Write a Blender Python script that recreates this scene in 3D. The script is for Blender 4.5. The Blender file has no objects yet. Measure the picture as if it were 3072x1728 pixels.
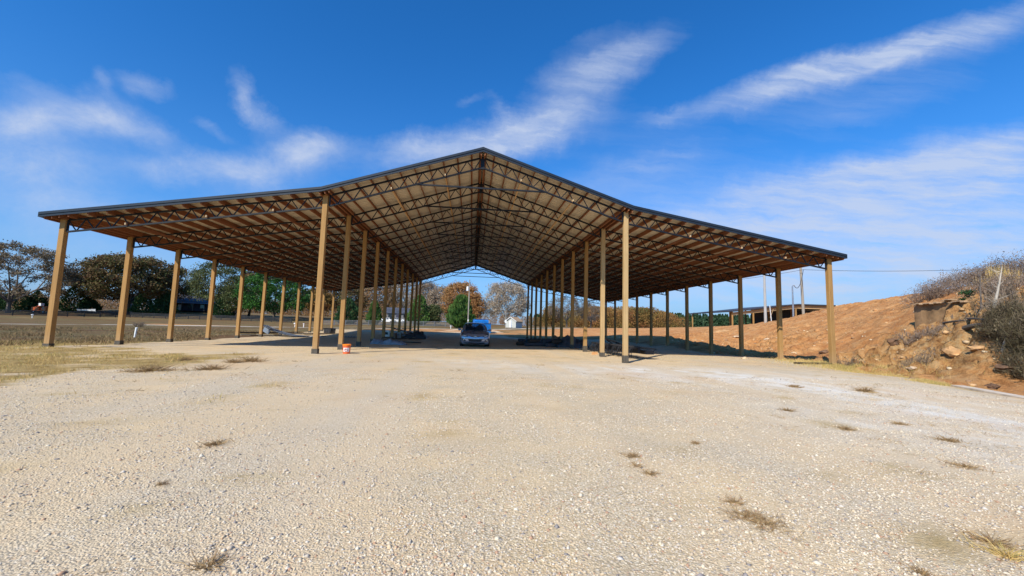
import bpy, math, random
import numpy as np
from mathutils import Vector, Matrix
from mathutils.bvhtree import BVHTree
random.seed(7)
scene = bpy.context.scene
col = scene.collection

# ------------------------------------------------------------------ camera
F = 1249.3137
CAM = np.array([0.2192, 0.0, 1.20])
PIT, ROL, YAW = math.radians(5.4828), math.radians(1.6843), math.radians(5.3312)
_fw = np.array([math.sin(YAW)*math.cos(PIT), math.cos(YAW)*math.cos(PIT), math.sin(PIT)])
_r0 = np.array([math.cos(YAW), -math.sin(YAW), 0.0]); _u0 = np.cross(_r0, _fw)
_rt = _r0*math.cos(ROL) + _u0*math.sin(ROL); _up = -_r0*math.sin(ROL) + _u0*math.cos(ROL)
def ray(px, py): return _fw + _rt*(px-1536)/F - _up*(py-864)/F
def atd(px, py, d): return CAM + ray(px, py)*d
def atz(px, py, z=0.0):
    v = ray(px, py); return CAM + v*((z-CAM[2])/v[2])
cam = bpy.data.cameras.new('camera'); co = bpy.data.objects.new('camera', cam); col.objects.link(co)
m = Matrix(((_rt[0], _up[0], -_fw[0], CAM[0]), (_rt[1], _up[1], -_fw[1], CAM[1]), (_rt[2], _up[2], -_fw[2], CAM[2]), (0, 0, 0, 1)))
co.matrix_world = m
cam.sensor_width = 36; cam.lens = 36*F/3072; cam.clip_end = 5000; cam.clip_start = 0.05
scene.camera = co

# ------------------------------------------------------------------ sun, sky, exposure
SUN_DIR = Vector((0.78, 0.98, -1.0)).normalized()       # the way the light travels
sun = bpy.data.lights.new('sun', 'SUN'); so = bpy.data.objects.new('sun', sun); col.objects.link(so)
so.rotation_euler = SUN_DIR.to_track_quat('-Z', 'Y').to_euler()
sun.energy = 5.0; sun.angle = math.radians(0.53); sun.color = (1.0, 0.92, 0.79)
elev = math.asin(-SUN_DIR.z); azim = math.atan2(-SUN_DIR.x, -SUN_DIR.y)
scene.view_settings.view_transform = 'Standard'; scene.view_settings.look = 'None'
scene.view_settings.exposure = 0.20; scene.view_settings.gamma = 1.0

def N(nt, t, **k):
    n = nt.nodes.new(t)
    for a, b in k.items(): setattr(n, a, b)
    return n
class G:
    """small helper for wiring node trees"""
    def __init__(s, nt): s.nt = nt
    def put(s, sock, v):
        if isinstance(v, (int, float)): sock.default_value = v
        elif isinstance(v, (tuple, list)):
            sock.default_value = tuple(v) if len(v) == len(sock.default_value) else tuple(v)+(1,)
        else: s.nt.links.new(v, sock)
    def math(s, op, a, b=None, c=None, clamp=False):
        n = N(s.nt, 'ShaderNodeMath', operation=op, use_clamp=clamp); s.put(n.inputs[0], a)
        if b is not None: s.put(n.inputs[1], b)
        if c is not None: s.put(n.inputs[2], c)
        return n.outputs[0]
    def vmath(s, op, a, b=None, out=0):
        n = N(s.nt, 'ShaderNodeVectorMath', operation=op); s.put(n.inputs[0], a)
        if b is not None: s.put(n.inputs[1], b)
        return n.outputs[out]
    def mix(s, f, a, b, blend='MIX'):
        n = N(s.nt, 'ShaderNodeMix', data_type='RGBA', blend_type=blend)
        s.put(n.inputs[0], f); s.put(n.inputs[6], a); s.put(n.inputs[7], b); return n.outputs[2]
    def sep(s, v):
        n = N(s.nt, 'ShaderNodeSeparateXYZ'); s.put(n.inputs[0], v); return n.outputs
    def comb(s, x, y, z):
        n = N(s.nt, 'ShaderNodeCombineXYZ'); s.put(n.inputs[0], x); s.put(n.inputs[1], y); s.put(n.inputs[2], z); return n.outputs[0]
    def noise(s, v, scale, detail=4, rough=.5, dist=0, out=0):
        n = N(s.nt, 'ShaderNodeTexNoise'); s.put(n.inputs['Vector'], v); s.put(n.inputs['Scale'], scale)
        n.inputs['Detail'].default_value = detail; n.inputs['Roughness'].default_value = rough; n.inputs['Distortion'].default_value = dist
        return n.outputs[out]
    def voro(s, v, scale, feature='F1', out=0, rnd=1.0):
        n = N(s.nt, 'ShaderNodeTexVoronoi', feature=feature); s.put(n.inputs['Vector'], v); s.put(n.inputs['Scale'], scale)
        n.inputs['Randomness'].default_value = rnd
        return n.outputs[out]
    def ramp(s, f, stops, interp='LINEAR'):
        n = N(s.nt, 'ShaderNodeValToRGB'); n.color_ramp.interpolation = interp
        el = n.color_ramp.elements
        while len(el) > 1: el.remove(el[-1])
        for i, (p, c) in enumerate(stops):
            e = el[0] if i == 0 else el.new(p)
            e.position = p; e.color = tuple(c)+(1,) if len(c) == 3 else c
        s.put(n.inputs[0], f); return n.outputs[0]
    def mr(s, v, a, b, c=0.0, d=1.0, smooth=False):
        n = N(s.nt, 'ShaderNodeMapRange'); n.interpolation_type = 'SMOOTHSTEP' if smooth else 'LINEAR'
        for i, q in enumerate((v, a, b, c, d)): s.put(n.inputs[i], q)
        return n.outputs[0]

# world: Nishita sky with thin streaked clouds placed by sky direction
w = bpy.data.worlds.new('World'); scene.world = w; w.use_nodes = True
nt = w.node_tree; g = G(nt); nt.nodes.clear()
sky = N(nt, 'ShaderNodeTexSky', sky_type='NISHITA'); sky.sun_disc = False
sky.sun_elevation = elev; sky.sun_rotation = azim; sky.air_density = 1.0; sky.dust_density = 0.6; sky.ozone_density = 2.0
tc = N(nt, 'ShaderNodeTexCoord').outputs['Generated']
dx, dy, dz = g.sep(tc)
ysafe = g.math('MAXIMUM', dy, 0.03)
U = g.math('DIVIDE', dx, ysafe); V = g.math('DIVIDE', dz, ysafe)
zs = g.math('ADD', g.math('MAXIMUM', dz, 0.0), 0.12)
plane = g.comb(g.math('DIVIDE', dx, zs), g.math('DIVIDE', dy, zs), 0.0)
wn = g.sep(g.noise(tc, 6.5, 8, .66, 0, 1))
wu = g.math('SUBTRACT', wn[0], .5); wv = g.math('SUBTRACT', wn[1], .5)
Uw = g.math('ADD', U, g.math('MULTIPLY', wu, .13)); Vw = g.math('ADD', V, g.math('MULTIPLY', wv, .13))
def uv_of(px, py):
    v = ray(px, py); return v[0]/v[1], v[2]/v[1]
# x0,y0,x1,y1 (ends of a streak), half width, strength    (2576-wide picture units)
STREAKS = [(1820,265,2600,20,34,1.0),(1850,250,2230,120,26,.55),(2100,170,2576,70,40,.35),
 (1000,415,1480,310,40,.62),(1230,350,1420,300,46,.70),(960,390,1120,380,34,.6),(1300,350,1600,130,46,.6),(1400,200,1620,110,34,.6),(1640,305,1700,280,16,.35),
 (1150,260,1200,235,16,.22),(1430,480,1760,400,50,.5),(1240,250,1300,340,16,.35),
 (1640,580,2640,385,62,1.0),(1760,620,2640,480,100,.75),(2080,450,2640,335,34,.6),(1850,700,2650,600,70,.55),(1780,660,2150,560,50,.5),(2150,660,2650,560,60,.5),(1500,700,2700,700,110,.7),(1900,520,2640,430,80,.5),(1420,120,1540,70,24,.2),(1980,300,2400,200,60,.3),
 (-40,300,150,312,42,1.0),(0,190,140,245,24,.35),(215,280,300,300,42,.85),(320,185,400,215,22,.5),(370,330,420,350,26,.5),
 (610,200,640,290,20,.7),(500,310,560,340,16,.5),(640,270,680,300,24,.7),(570,430,690,425,28,.75),(710,385,790,380,34,.85),(700,370,850,380,30,.35),(360,415,510,430,28,.75),
 (-60,405,230,430,40,.85),(-80,505,290,520,36,.55),(240,180,270,215,14,.35),(60,575,420,545,24,.3),(560,480,760,460,40,.3),(-50,640,600,650,70,.34)]
tot = None
for (x0, y0, x1, y1, hw, st) in STREAKS:
    k = 3072/2576
    a = uv_of(x0*k, y0*k); b = uv_of(x1*k, y1*k); r_ = hw*k/F*1.25
    cx_, cy_ = (a[0]+b[0])/2, (a[1]+b[1])/2; L = math.hypot(b[0]-a[0], b[1]-a[1])/2 + r_; th = math.atan2(b[1]-a[1], b[0]-a[0])
    c_, s_ = math.cos(th), math.sin(th)
    du = g.math('SUBTRACT', Uw, cx_); dv = g.math('SUBTRACT', Vw, cy_)
    e1 = g.math('MULTIPLY_ADD', du, c_/L, g.math('MULTIPLY', dv, s_/L)); e2 = g.math('MULTIPLY_ADD', dv, c_/r_, g.math('MULTIPLY', du, -s_/r_))
    q = g.math('MULTIPLY_ADD', e1, e1, g.math('MULTIPLY', e2, e2))
    ex = g.math('MULTIPLY', g.math('EXPONENT', g.math('MULTIPLY', q, -1.1)), st)
    tot = ex if tot is None else g.math('ADD', tot, ex)
def streakmap(rot, sx, sy, scale, detail, rough, dist):
    fr = N(nt, 'ShaderNodeMapping'); fr.inputs['Rotation'].default_value = (0, 0, math.radians(rot)); fr.inputs['Scale'].default_value = (sx, sy, 1)
    wv_ = g.comb(g.math('MULTIPLY_ADD', wu, .12, U), g.math('MULTIPLY_ADD', wv, .07, V), 0.0)
    nt.links.new(wv_, fr.inputs['Vector']); return g.noise(fr.outputs[0], scale, detail, rough, dist)
fib = streakmap(-20, 1.0, 8.5, 2.8, 12, .64, .12)
fib2 = streakmap(-50, 2.0, 8.0, 3.4, 12, .68, .25)
bil = g.noise(g.vmath('MULTIPLY', tc, (1, 1, 1.5)), 10.5, 12, .68, .3)
left = g.mr(U, -.55, .15)
str_ = g.mix(g.mr(U, .05, .45), fib2, fib)
nz = g.sep(g.mix(g.math('MULTIPLY_ADD', left, .75, .13), bil, str_))[0]
front = g.mr(dy, 0.02, 0.25)
tot = g.math('MULTIPLY', g.math('MINIMUM', tot, 1.15), front)
gen = g.math('MULTIPLY', g.mr(g.noise(plane, .9, 7, .6, .5), .56, .9, 0, .35), g.math('SUBTRACT', 1.0, front))
body = g.math('MULTIPLY', tot, g.mr(nz, .28, .66, .08, 1.0))
veil = g.math('MULTIPLY', tot, .22)
dens = g.math('ADD', g.math('ADD', body, veil), gen)
dens = g.mr(dens, .07, 1.2, 0, .84)
hz = g.math('POWER', g.math('SUBTRACT', 1.0, g.math('MINIMUM', g.math('MAXIMUM', dz, 0.0), 1.0)), 6.0)
deep = g.mix(1.0, sky.outputs[0], (.22, 1.10, 2.02), 'MULTIPLY')
skyc = g.mix(g.math('MULTIPLY', hz, g.mr(dy, -.3, .3, .45, .93)), deep, (3.9, 5.2, 7.6))
skyc = g.mix(dens, skyc, (6.1, 7.0, 8.9))
bg = N(nt, 'ShaderNodeBackground'); nt.links.new(skyc, bg.inputs[0]); bg.inputs[1].default_value = 0.083
ow = N(nt, 'ShaderNodeOutputWorld'); nt.links.new(bg.outputs[0], ow.inputs[0])

# ------------------------------------------------------------------ helpers
def tag(o, label=None, cat=None, group=None, kind=None):
    if label: o['label'] = label
    if cat: o['category'] = cat
    if group: o['group'] = group
    if kind: o['kind'] = kind
    return o
def empty(name, loc=(0, 0, 0), rz=0.0, label=None, cat=None, group=None):
    o = bpy.data.objects.new(name, None); col.objects.link(o); o.location = loc; o.rotation_euler = (0, 0, rz); o.empty_display_size = .2
    return tag(o, label, cat, group)
def mesh_np(name, V, Fa, mat, parent=None, smooth=False, nper=None):
    """V (n,3), Fa (m,k) array of constant size faces"""
    me = bpy.data.meshes.new(name); V = np.asarray(V, np.float32); Fa = np.asarray(Fa, np.int32)
    k = Fa.shape[1]
    me.vertices.add(len(V)); me.vertices.foreach_set('co', V.ravel())
    me.loops.add(Fa.size); me.loops.foreach_set('vertex_index', Fa.ravel())
    me.polygons.add(len(Fa)); me.polygons.foreach_set('loop_start', np.arange(0, Fa.size, k, dtype=np.int32))
    me.polygons.foreach_set('loop_total', np.full(len(Fa), k, np.int32))
    if smooth: me.polygons.foreach_set('use_smooth', np.ones(len(Fa), bool))
    me.update(calc_edges=True); me.validate()
    me.materials.append(mat)
    o = bpy.data.objects.new(name, me); col.objects.link(o); o.parent = parent
    return o
def copy_tree(o, parent=None):
    c = o.copy(); col.objects.link(c)
    if parent is not None: c.parent = parent
    for ch in list(o.children): copy_tree(ch, c)
    return c
class MB:
    def __init__(s): s.v = []; s.f = []
    def add(s, vs, fs):
        b = len(s.v); s.v += [tuple(map(float, q)) for q in vs]; s.f += [tuple(b+i for i in f) for f in fs]; return s
    def box(s, c, d, rz=0.0, ry=0.0, rx=0.0):
        hx, hy, hz_ = d[0]/2, d[1]/2, d[2]/2
        M = Matrix.Translation(Vector([float(q) for q in c])) @ Matrix.Rotation(rz, 4, 'Z') @ Matrix.Rotation(ry, 4, 'Y') @ Matrix.Rotation(rx, 4, 'X')
        vs = [M @ Vector((x*hx, y*hy, z*hz_)) for z in (-1, 1) for y in (-1, 1) for x in (-1, 1)]
        return s.add(vs, [(0, 2, 3, 1), (4, 5, 7, 6), (0, 1, 5, 4), (2, 6, 7, 3), (0, 4, 6, 2), (1, 3, 7, 5)])
    def bar(s, p, q, wx, wz, upv=(0, 0, 1)):
        p = Vector([float(a) for a in p]); q = Vector([float(a) for a in q]); d = (q-p); L = d.length; d.normalize()
        u = Vector(upv); sd = d.cross(u)
        if sd.length < 1e-4: sd = d.cross(Vector((0, 1, 0)))
        sd.normalize(); u = sd.cross(d)
        vs = [b + sd*x*wx/2 + u*z*wz/2 for b in (p, q) for z in (-1, 1) for x in (-1, 1)]
        return s.add(vs, [(0, 1, 3, 2), (4, 6, 7, 5), (0, 4, 5, 1), (2, 3, 7, 6), (0, 2, 6, 4), (1, 5, 7, 3)])
    def tube(s, pts, rad, n=8, cap=True):
        pts = [Vector([float(a) for a in p]) for p in pts]
        if not hasattr(rad, '__len__'): rad = [rad]*len(pts)
        rings = []
        for i, p in enumerate(pts):
            d = (pts[min(i+1, len(pts)-1)]-pts[max(i-1, 0)]).normalized()
            a = Vector((1, 0, 0)) if abs(d.x) < .8 else Vector((0, 1, 0))
            e = d.cross(a).normalized(); h = d.cross(e)
            rings.append([p + (e*math.cos(t)+h*math.sin(t))*rad[i] for t in [2*math.pi*j/n for j in range(n)]])
        vs = [v for r in rings for v in r]; fs = []
        for i in range(len(pts)-1):
            for j in range(n): fs.append((i*n+j, i*n+(j+1) % n, (i+1)*n+(j+1) % n, (i+1)*n+j))
        if cap: fs += [tuple(reversed(range(n))), tuple(range((len(pts)-1)*n, len(pts)*n))]
        return s.add(vs, fs)
    def lathe(s, prof, n=20, c=(0, 0, 0)):
        vs = [(c[0]+r*math.cos(2*math.pi*j/n), c[1]+r*math.sin(2*math.pi*j/n), c[2]+z) for r, z in prof for j in range(n)]; fs = []
        for i in range(len(prof)-1):
            for j in range(n): fs.append((i*n+j, i*n+(j+1) % n, (i+1)*n+(j+1) % n, (i+1)*n+j))
        fs += [tuple(reversed(range(n))), tuple(range((len(prof)-1)*n, len(prof)*n))]
        return s.add(vs, fs)
    def build(s, name, mat, parent=None, smooth=False):
        me = bpy.data.meshes.new(name); me.from_pydata(s.v, [], s.f); me.materials.append(mat)
        if smooth:
            me.polygons.foreach_set('use_smooth', [True]*len(me.polygons))
            me.set_sharp_from_angle(angle=math.radians(35))
        me.update()
        o = bpy.data.objects.new(name, me); col.objects.link(o); o.parent = parent
        return o

# ------------------------------------------------------------------ materials
def new_mat(name):
    mt = bpy.data.materials.new(name); mt.use_nodes = True
    nt = mt.node_tree; b = nt.nodes['Principled BSDF']; return mt, G(nt), b
def simple(name, c, rough=.7, metal=0.0, var=.15, scale=6.0, bump=0.0, bscale=40.0, spec=.4, coat=0.0):
    mt, g, b = new_mat(name); tcn = N(g.nt, 'ShaderNodeTexCoord').outputs['Object']
    n = g.noise(tcn, scale, 6, .6)
    lo = tuple(x*(1-var) for x in c); hi = tuple(min(1, x*(1+var)) for x in c)
    g.put(b.inputs['Base Color'], g.mix(g.mr(n, .3, .7), lo, hi))
    b.inputs['Roughness'].default_value = rough; b.inputs['Metallic'].default_value = metal; b.inputs['Specular IOR Level'].default_value = spec
    b.inputs['Coat Weight'].default_value = coat
    if bump:
        bp = N(g.nt, 'ShaderNodeBump'); bp.inputs['Strength'].default_value = bump; bp.inputs['Distance'].default_value = .01
        g.put(bp.inputs['Height'], g.noise(tcn, bscale, 4, .6)); g.put(b.inputs['Normal'], bp.outputs[0])
    return mt
def wood(name, a, b_, axis='Z', knots=True, rough=.75):
    mt, g, b = new_mat(name)
    geo = N(g.nt, 'ShaderNodeNewGeometry'); tcn = N(g.nt, 'ShaderNodeTexCoord').outputs['Object']
    oi = N(g.nt, 'ShaderNodeObjectInfo').outputs['Random']
    mp = N(g.nt, 'ShaderNodeMapping'); sc = {'Z': (22, 22, 1.1), 'Y': (22, 1.1, 22), 'X': (1.1, 22, 22)}[axis]
    mp.inputs['Scale'].default_value = sc; g.put(mp.inputs['Vector'], tcn); g.put(mp.inputs['Location'], g.comb(g.math('MULTIPLY', oi, 37.0), oi, oi))
    gr = g.noise(mp.outputs[0], 1.0, 5, .6, .8)
    colr = g.mix(g.mr(gr, .3, .72), a, b_)
    big = g.noise(tcn, .9, 3, .5); colr = g.mix(g.mr(big, .35, .7, 0, .35), colr, tuple(x*.72 for x in a))
    colr = g.mix(g.mr(oi, 0, 1, 0, .45), colr, tuple(x*.55 for x in b_)); mud = g.mr(g.math('ADD', g.sep(tcn)[2], g.math('MULTIPLY', big, .5)), .35, .9, .45, 0); colr = g.mix(g.math('MULTIPLY', mud, 1.0 if axis == 'Z' else 0.0), colr, (.40, .27, .15))
    if knots:
        k = g.voro(tcn, 2.6, 'F1', 0); colr = g.mix(g.mr(k, .035, .06, .75, 0), colr, tuple(x*.28 for x in a))
    g.put(b.inputs['Base Color'], colr); b.inputs['Roughness'].default_value = rough; b.inputs['Specular IOR Level'].default_value = .2
    bp = N(g.nt, 'ShaderNodeBump'); bp.inputs['Strength'].default_value = .3; bp.inputs['Distance'].default_value = .006
    g.put(bp.inputs['Height'], gr); g.put(b.inputs['Normal'], bp.outputs[0])
    return mt
def leafmat(name, cols, trans=.25, rough=.6, bs=.35, bw=.45):
    mt, g, b = new_mat(name); geo = N(g.nt, 'ShaderNodeNewGeometry')
    rnd = geo.outputs['Random Per Island']; tcn = N(g.nt, 'ShaderNodeTexCoord').outputs['Object']
    big = g.noise(tcn, bs, 3, .6)
    f = g.math('ADD', g.math('MULTIPLY', rnd, 1-bw), g.math('MULTIPLY', g.mr(big, .3, .7), bw))
    c = g.ramp(f, [(i/(len(cols)-1), q) for i, q in enumerate(cols)])
    g.put(b.inputs['Base Color'], c); b.inputs['Roughness'].default_value = rough; b.inputs['Specular IOR Level'].default_value = .15
    tr = N(g.nt, 'ShaderNodeBsdfTranslucent'); g.put(tr.inputs[0], c)
    mx = N(g.nt, 'ShaderNodeMixShader'); mx.inputs[0].default_value = trans
    g.nt.links.new(b.outputs[0], mx.inputs[1]); g.nt.links.new(tr.outputs[0], mx.inputs[2])
    g.nt.links.new(mx.outputs[0], g.nt.nodes['Material Output'].inputs[0]); return mt
M = {}
M['post'] = wood('treated_post_wood', (.33, .175, .058), (.50, .295, .11))
M['post_pale'] = wood('pale_post_wood', (.42, .275, .12), (.60, .41, .20))
M['sleeve'] = simple('dark_post_sleeve', (.085, .072, .055), .8, var=.35, scale=9)
M['purlin'] = wood('red_brown_purlin_wood', (.20, .07, .03), (.33, .135, .06), 'Y', False)
M['purlin_tan'] = wood('tan_brace_wood', (.55, .33, .15), (.68, .44, .22), 'Y', False)
M['steel'] = simple('black_painted_steel', (.009, .010, .014), .5, 0, var=.35, scale=3, spec=.3)
M['fascia'] = simple('charcoal_trim_metal', (.016, .021, .030), .4, 0.0, var=.2, scale=2, spec=.35)
M['white_end'] = simple('raw_cut_wood_end', (.48, .36, .22), .8)
def roof_mat():
    mt, g, b = new_mat('ribbed_roof_sheet'); tcn = N(g.nt, 'ShaderNodeTexCoord').outputs['Object']; geo = N(g.nt, 'ShaderNodeNewGeometry')
    s = g.sep(tcn); nz_ = g.sep(geo.outputs['True Normal'])[2]
    rib = g.math('ABSOLUTE', g.math('SUBTRACT', g.math('FRACT', g.math('DIVIDE', s[1], .2286)), .5))
    ribm = g.mr(rib, .38, .46)
    n = g.noise(tcn, .6, 5, .65); st = N(g.nt, 'ShaderNodeMapping'); st.inputs['Scale'].default_value = (.35, 9, 1); g.put(st.inputs['Vector'], tcn)
    n2 = g.noise(st.outputs[0], 1.0, 4, .6)
    under = g.mix(g.mr(n, .3, .7), (.50, .42, .31), (.60, .52, .39)); under = g.mix(g.mr(n2, .45, .75, 0, .35), under, (.36, .30, .23))
    under = g.mix(g.math('MULTIPLY', ribm, .45), under, (.28, .25, .21))
    top = (.045, .055, .07)
    up_ = g.mr(nz_, -.01, .01)
    geo_b = geo.outputs['Backfacing']
    g.put(b.inputs['Base Color'], g.mix(up_, under, top)); b.inputs['Roughness'].default_value = .45; b.inputs['Specular IOR Level'].default_value = .4
    bp = N(g.nt, 'ShaderNodeBump'); bp.inputs['Strength'].default_value = .7; bp.inputs['Distance'].default_value = .02
    g.put(bp.inputs['Height'], ribm); g.put(b.inputs['Normal'], bp.outputs[0])
    return mt
M['roof'] = roof_mat()
M['orange'] = simple('orange_plastic', (.80, .13, .03), .4, var=.1, spec=.5)
M['orange_lid'] = simple('orange_lid_plastic', (.92, .24, .02), .4, var=.05)
M['white'] = simple('white_paint', (.78, .78, .76), .5, var=.06)
M['blue'] = simple('blue_dumpster_paint', (.012, .17, .56), .45, var=.25, scale=3)
M['blue_dark'] = simple('dark_blue_lid', (.01, .07, .25), .5, var=.2)
M['carpaint'] = simple('silver_blue_car_paint', (.34, .37, .46), .26, .6, var=.04, coat=.8)
M['tyre'] = simple('tyre_rubber', (.02, .02, .02), .9)
M['alloy'] = simple('wheel_alloy', (.5, .5, .52), .3, .8)
M['blackp'] = simple('black_plastic', (.012, .012, .014), .45, var=.3)
M['chrome'] = simple('chrome_trim', (.75, .75, .77), .15, 1.0, var=.02)
M['lamp'] = simple('headlamp_lens', (.55, .60, .66), .1, .3, var=.15, scale=20, coat=1)
M['seat'] = simple('grey_seat_fabric', (.10, .10, .11), .9)
M['greywood'] = wood('weathered_board', (.20, .165, .12), (.38, .32, .24), 'X', False)
M['darkwood'] = wood('dark_wet_board', (.04, .03, .024), (.10, .075, .055), 'X', False)
M['tarp'] = simple('grey_blue_tarp', (.26, .27, .31), .5, var=.3, scale=5, bump=.4, bscale=8)
M['tarp_dark'] = simple('dark_tarp', (.06, .062, .07), .5, var=.4, scale=4, bump=.4, bscale=8)
M['tarp_brown'] = simple('brown_cardboard', (.22, .14, .09), .85, var=.3)
M['crate'] = simple('dark_grey_plastic', (.05, .052, .06), .6, var=.2)
M['alum'] = simple('galvanised_steel', (.36, .38, .41), .4, .7, var=.2)
M['pvc'] = simple('white_pvc', (.82, .82, .80), .35, var=.04)
M['pole'] = wood('weathered_pole_wood', (.27, .23, .18), (.44, .39, .32), 'Z', False)
M['polegrey'] = wood('grey_pole_wood', (.34, .33, .31), (.52, .51, .49), 'Z', False)
M['wire'] = simple('wire_black', (.02, .02, .022), .6)
M['fence_black'] = simple('black_fence_paint', (.012, .013, .015), .7, var=.3)
M['fence_grey'] = simple('grey_fence_boards', (.13, .135, .145), .8, var=.3)
M['bark'] = simple('tree_bark', (.12, .095, .07), .9, var=.3, scale=3)
M['barkpale'] = simple('pale_bark', (.42, .37, .30), .9, var=.25, scale=3)
M['bargrey'] = simple('grey_twig_bark', (.14, .115, .095), .9, var=.3, scale=2)
M['concrete'] = simple('stained_concrete', (.33, .20, .095), .9, var=.5, scale=1.6, bump=.6, bscale=14)
M['paleconcrete'] = simple('pale_concrete', (.52, .50, .46), .9, var=.15, scale=3, bump=.3)
M['dustslab'] = simple('dusty_concrete', (.60, .50, .38), .9, var=.25, scale=3, bump=.4)
M['cope'] = simple('weathered_wall_top', (.46, .31, .18), .9, var=.3, scale=3)
M['rock'] = simple('ochre_rock', (.50, .29, .13), .9, var=.4, scale=2.5, bump=.7, bscale=9)
M['rockdark'] = simple('brown_rock', (.16, .09, .05), .9, var=.4, scale=4, bump=.7, bscale=12)
M['rockpale'] = simple('pale_rock', (.54, .40, .26), .9, var=.3, scale=4, bump=.5, bscale=12)
M['brick'] = simple('orange_block', (.62, .33, .14), .85, var=.2)
M['glassdark'] = simple('dark_window_glass', (.02, .025, .035), .08, var=.1, spec=.8)
M['leaf_oak'] = leafmat('brown_green_oak_leaves', [(.05, .07, .024), (.10, .11, .035), (.17, .12, .05), (.13, .065, .035), (.22, .16, .08)])
M['leaf_purple'] = leafmat('dull_autumn_leaves', [(.10, .10, .045), (.20, .16, .08), (.26, .20, .12), (.17, .11, .07), (.32, .22, .12)])
M['leaf_green'] = leafmat('mixed_green_leaves', [(.04, .07, .025), (.08, .11, .038), (.15, .155, .06), (.055, .085, .035), (.24, .19, .08)])
M['leaf_magnolia'] = leafmat('glossy_magnolia_leaves', [(.012, .04, .012), (.03, .09, .018), (.07, .19, .03), (.02, .055, .015), (.11, .25, .05)], .1, .35)
M['leaf_orange'] = leafmat('orange_autumn_leaves', [(.20, .10, .04), (.40, .18, .06), (.48, .25, .10), (.24, .16, .06), (.42, .28, .13)])
M['leaf_russet'] = leafmat('russet_leaves', [(.16, .08, .035), (.30, .15, .06), (.38, .22, .10), (.12, .10, .04), (.34, .20, .08)])
M['leaf_grey'] = leafmat('sparse_grey_brown_leaves', [(.20, .16, .12), (.36, .28, .20), (.42, .33, .24), (.28, .18, .10), (.15, .14, .08)])
M['leaf_conifer'] = leafmat('dark_conifer_sprays', [(.012, .034, .015), (.028, .07, .026), (.055, .11, .038), (.02, .05, .02)], .06)
M['leaf_cypress'] = leafmat('bright_cypress_sprays', [(.02, .055, .016), (.05, .11, .026), (.11, .19, .04), (.03, .075, .02)], .08)
M['leaf_pine'] = leafmat('pine_needles', [(.02, .045, .026), (.032, .07, .034), (.055, .095, .042), (.025, .052, .03)], .08)
M['leaf_wood'] = leafmat('far_autumn_wood', [(.06, .085, .025), (.11, .11, .035), (.24, .15, .045), (.32, .17, .055), (.26, .10, .045), (.12, .13, .04)], .2, .6, .09, .75)
M['drygrass'] = leafmat('dry_grass_blades', [(.46, .28, .09), (.62, .42, .15), (.68, .49, .20), (.38, .33, .09), (.32, .19, .07)], .2)
M['weed'] = leafmat('dead_weed_stems', [(.16, .09, .04), (.29, .18, .085), (.42, .29, .14), (.20, .14, .05)], .1)
M['fieldgrass'] = leafmat('rough_field_grass', [(.13, .08, .04), (.24, .15, .075), (.34, .23, .11), (.15, .13, .05), (.20, .11, .06)], .15)
M['brush'] = leafmat('bare_brush_twigs', [(.10, .075, .06), (.19, .145, .11), (.27, .20, .14), (.14, .10, .06), (.30, .24, .16)], .1)
M['brushgrey'] = leafmat('grey_purple_brush', [(.12, .09, .075), (.22, .165, .13), (.30, .22, .16), (.16, .115, .085)], .1)
M['brushdark'] = leafmat('dark_olive_brush', [(.03, .02, .014), (.06, .042, .026), (.09, .075, .035), (.19, .145, .09), (.05, .03, .024)], .1)
M['orangeveh'] = simple('orange_machine_paint', (.62, .12, .02), .4)
M['roofgrey'] = simple('grey_roof_sheet', (.09, .10, .125), .5, .2, var=.35, scale=.8)
M['barnwall'] = simple('dark_barn_siding', (.055, .055, .085), .7, var=.3, scale=1)
M['tanroof'] = simple('tan_shingles', (.42, .27, .15), .9, var=.2)
M['creamwall'] = simple('cream_siding', (.46, .47, .43), .7, var=.1)
M['tanbeam'] = wood('tan_beam_wood', (.42, .26, .12), (.55, .36, .18), 'X', False)
M['darkroof'] = simple('dark_brown_roof_edge', (.035, .03, .03), .5)

# ------------------------------------------------------------------ noise in python
_rs = np.random.RandomState(11); _T = _rs.rand(256, 256)
def vnoise(x, y):
    xi = np.floor(x).astype(int); yi = np.floor(y).astype(int); fx = x-xi; fy = y-yi
    fx = fx*fx*(3-2*fx); fy = fy*fy*(3-2*fy)
    a = _T[xi & 255, yi & 255]; b = _T[(xi+1) & 255, yi & 255]; c = _T[xi & 255, (yi+1) & 255]; d = _T[(xi+1) & 255, (yi+1) & 255]
    return (a*(1-fx)+b*fx)*(1-fy)+(c*(1-fx)+d*fx)*fy
def fbm(x, y, oct=5, gain=.5):
    s = np.zeros_like(x, float); a = 1.; t = 0.; k = 1.
    for i in range(oct): s += a*vnoise(x*k+i*17.3, y*k+i*9.1); t += a; a *= gain; k *= 2.03
    return s/t
def worley(x, y):
    xi = np.floor(x).astype(int); yi = np.floor(y).astype(int); best = np.full(x.shape, 9.); sec = np.full(x.shape, 9.); val = np.zeros(x.shape)
    for i in (-1, 0, 1):
        for j in (-1, 0, 1):
            a = xi+i; b = yi+j
            px_ = a+_T[a & 255, b & 255]; py_ = b+_T[(a+91) & 255, (b+37) & 255]; d = np.hypot(px_-x, py_-y)
            v = _T[(a+13) & 255, (b+7) & 255]
            nb = d < best; sec = np.where(nb, best, np.minimum(sec, d)); val = np.where(nb, v, val); best = np.where(nb, d, best)
    return best, sec, val
def sstep(v, a, b):
    t = np.clip((v-a)/(b-a), 0, 1); return t*t*(3-2*t)

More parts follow.
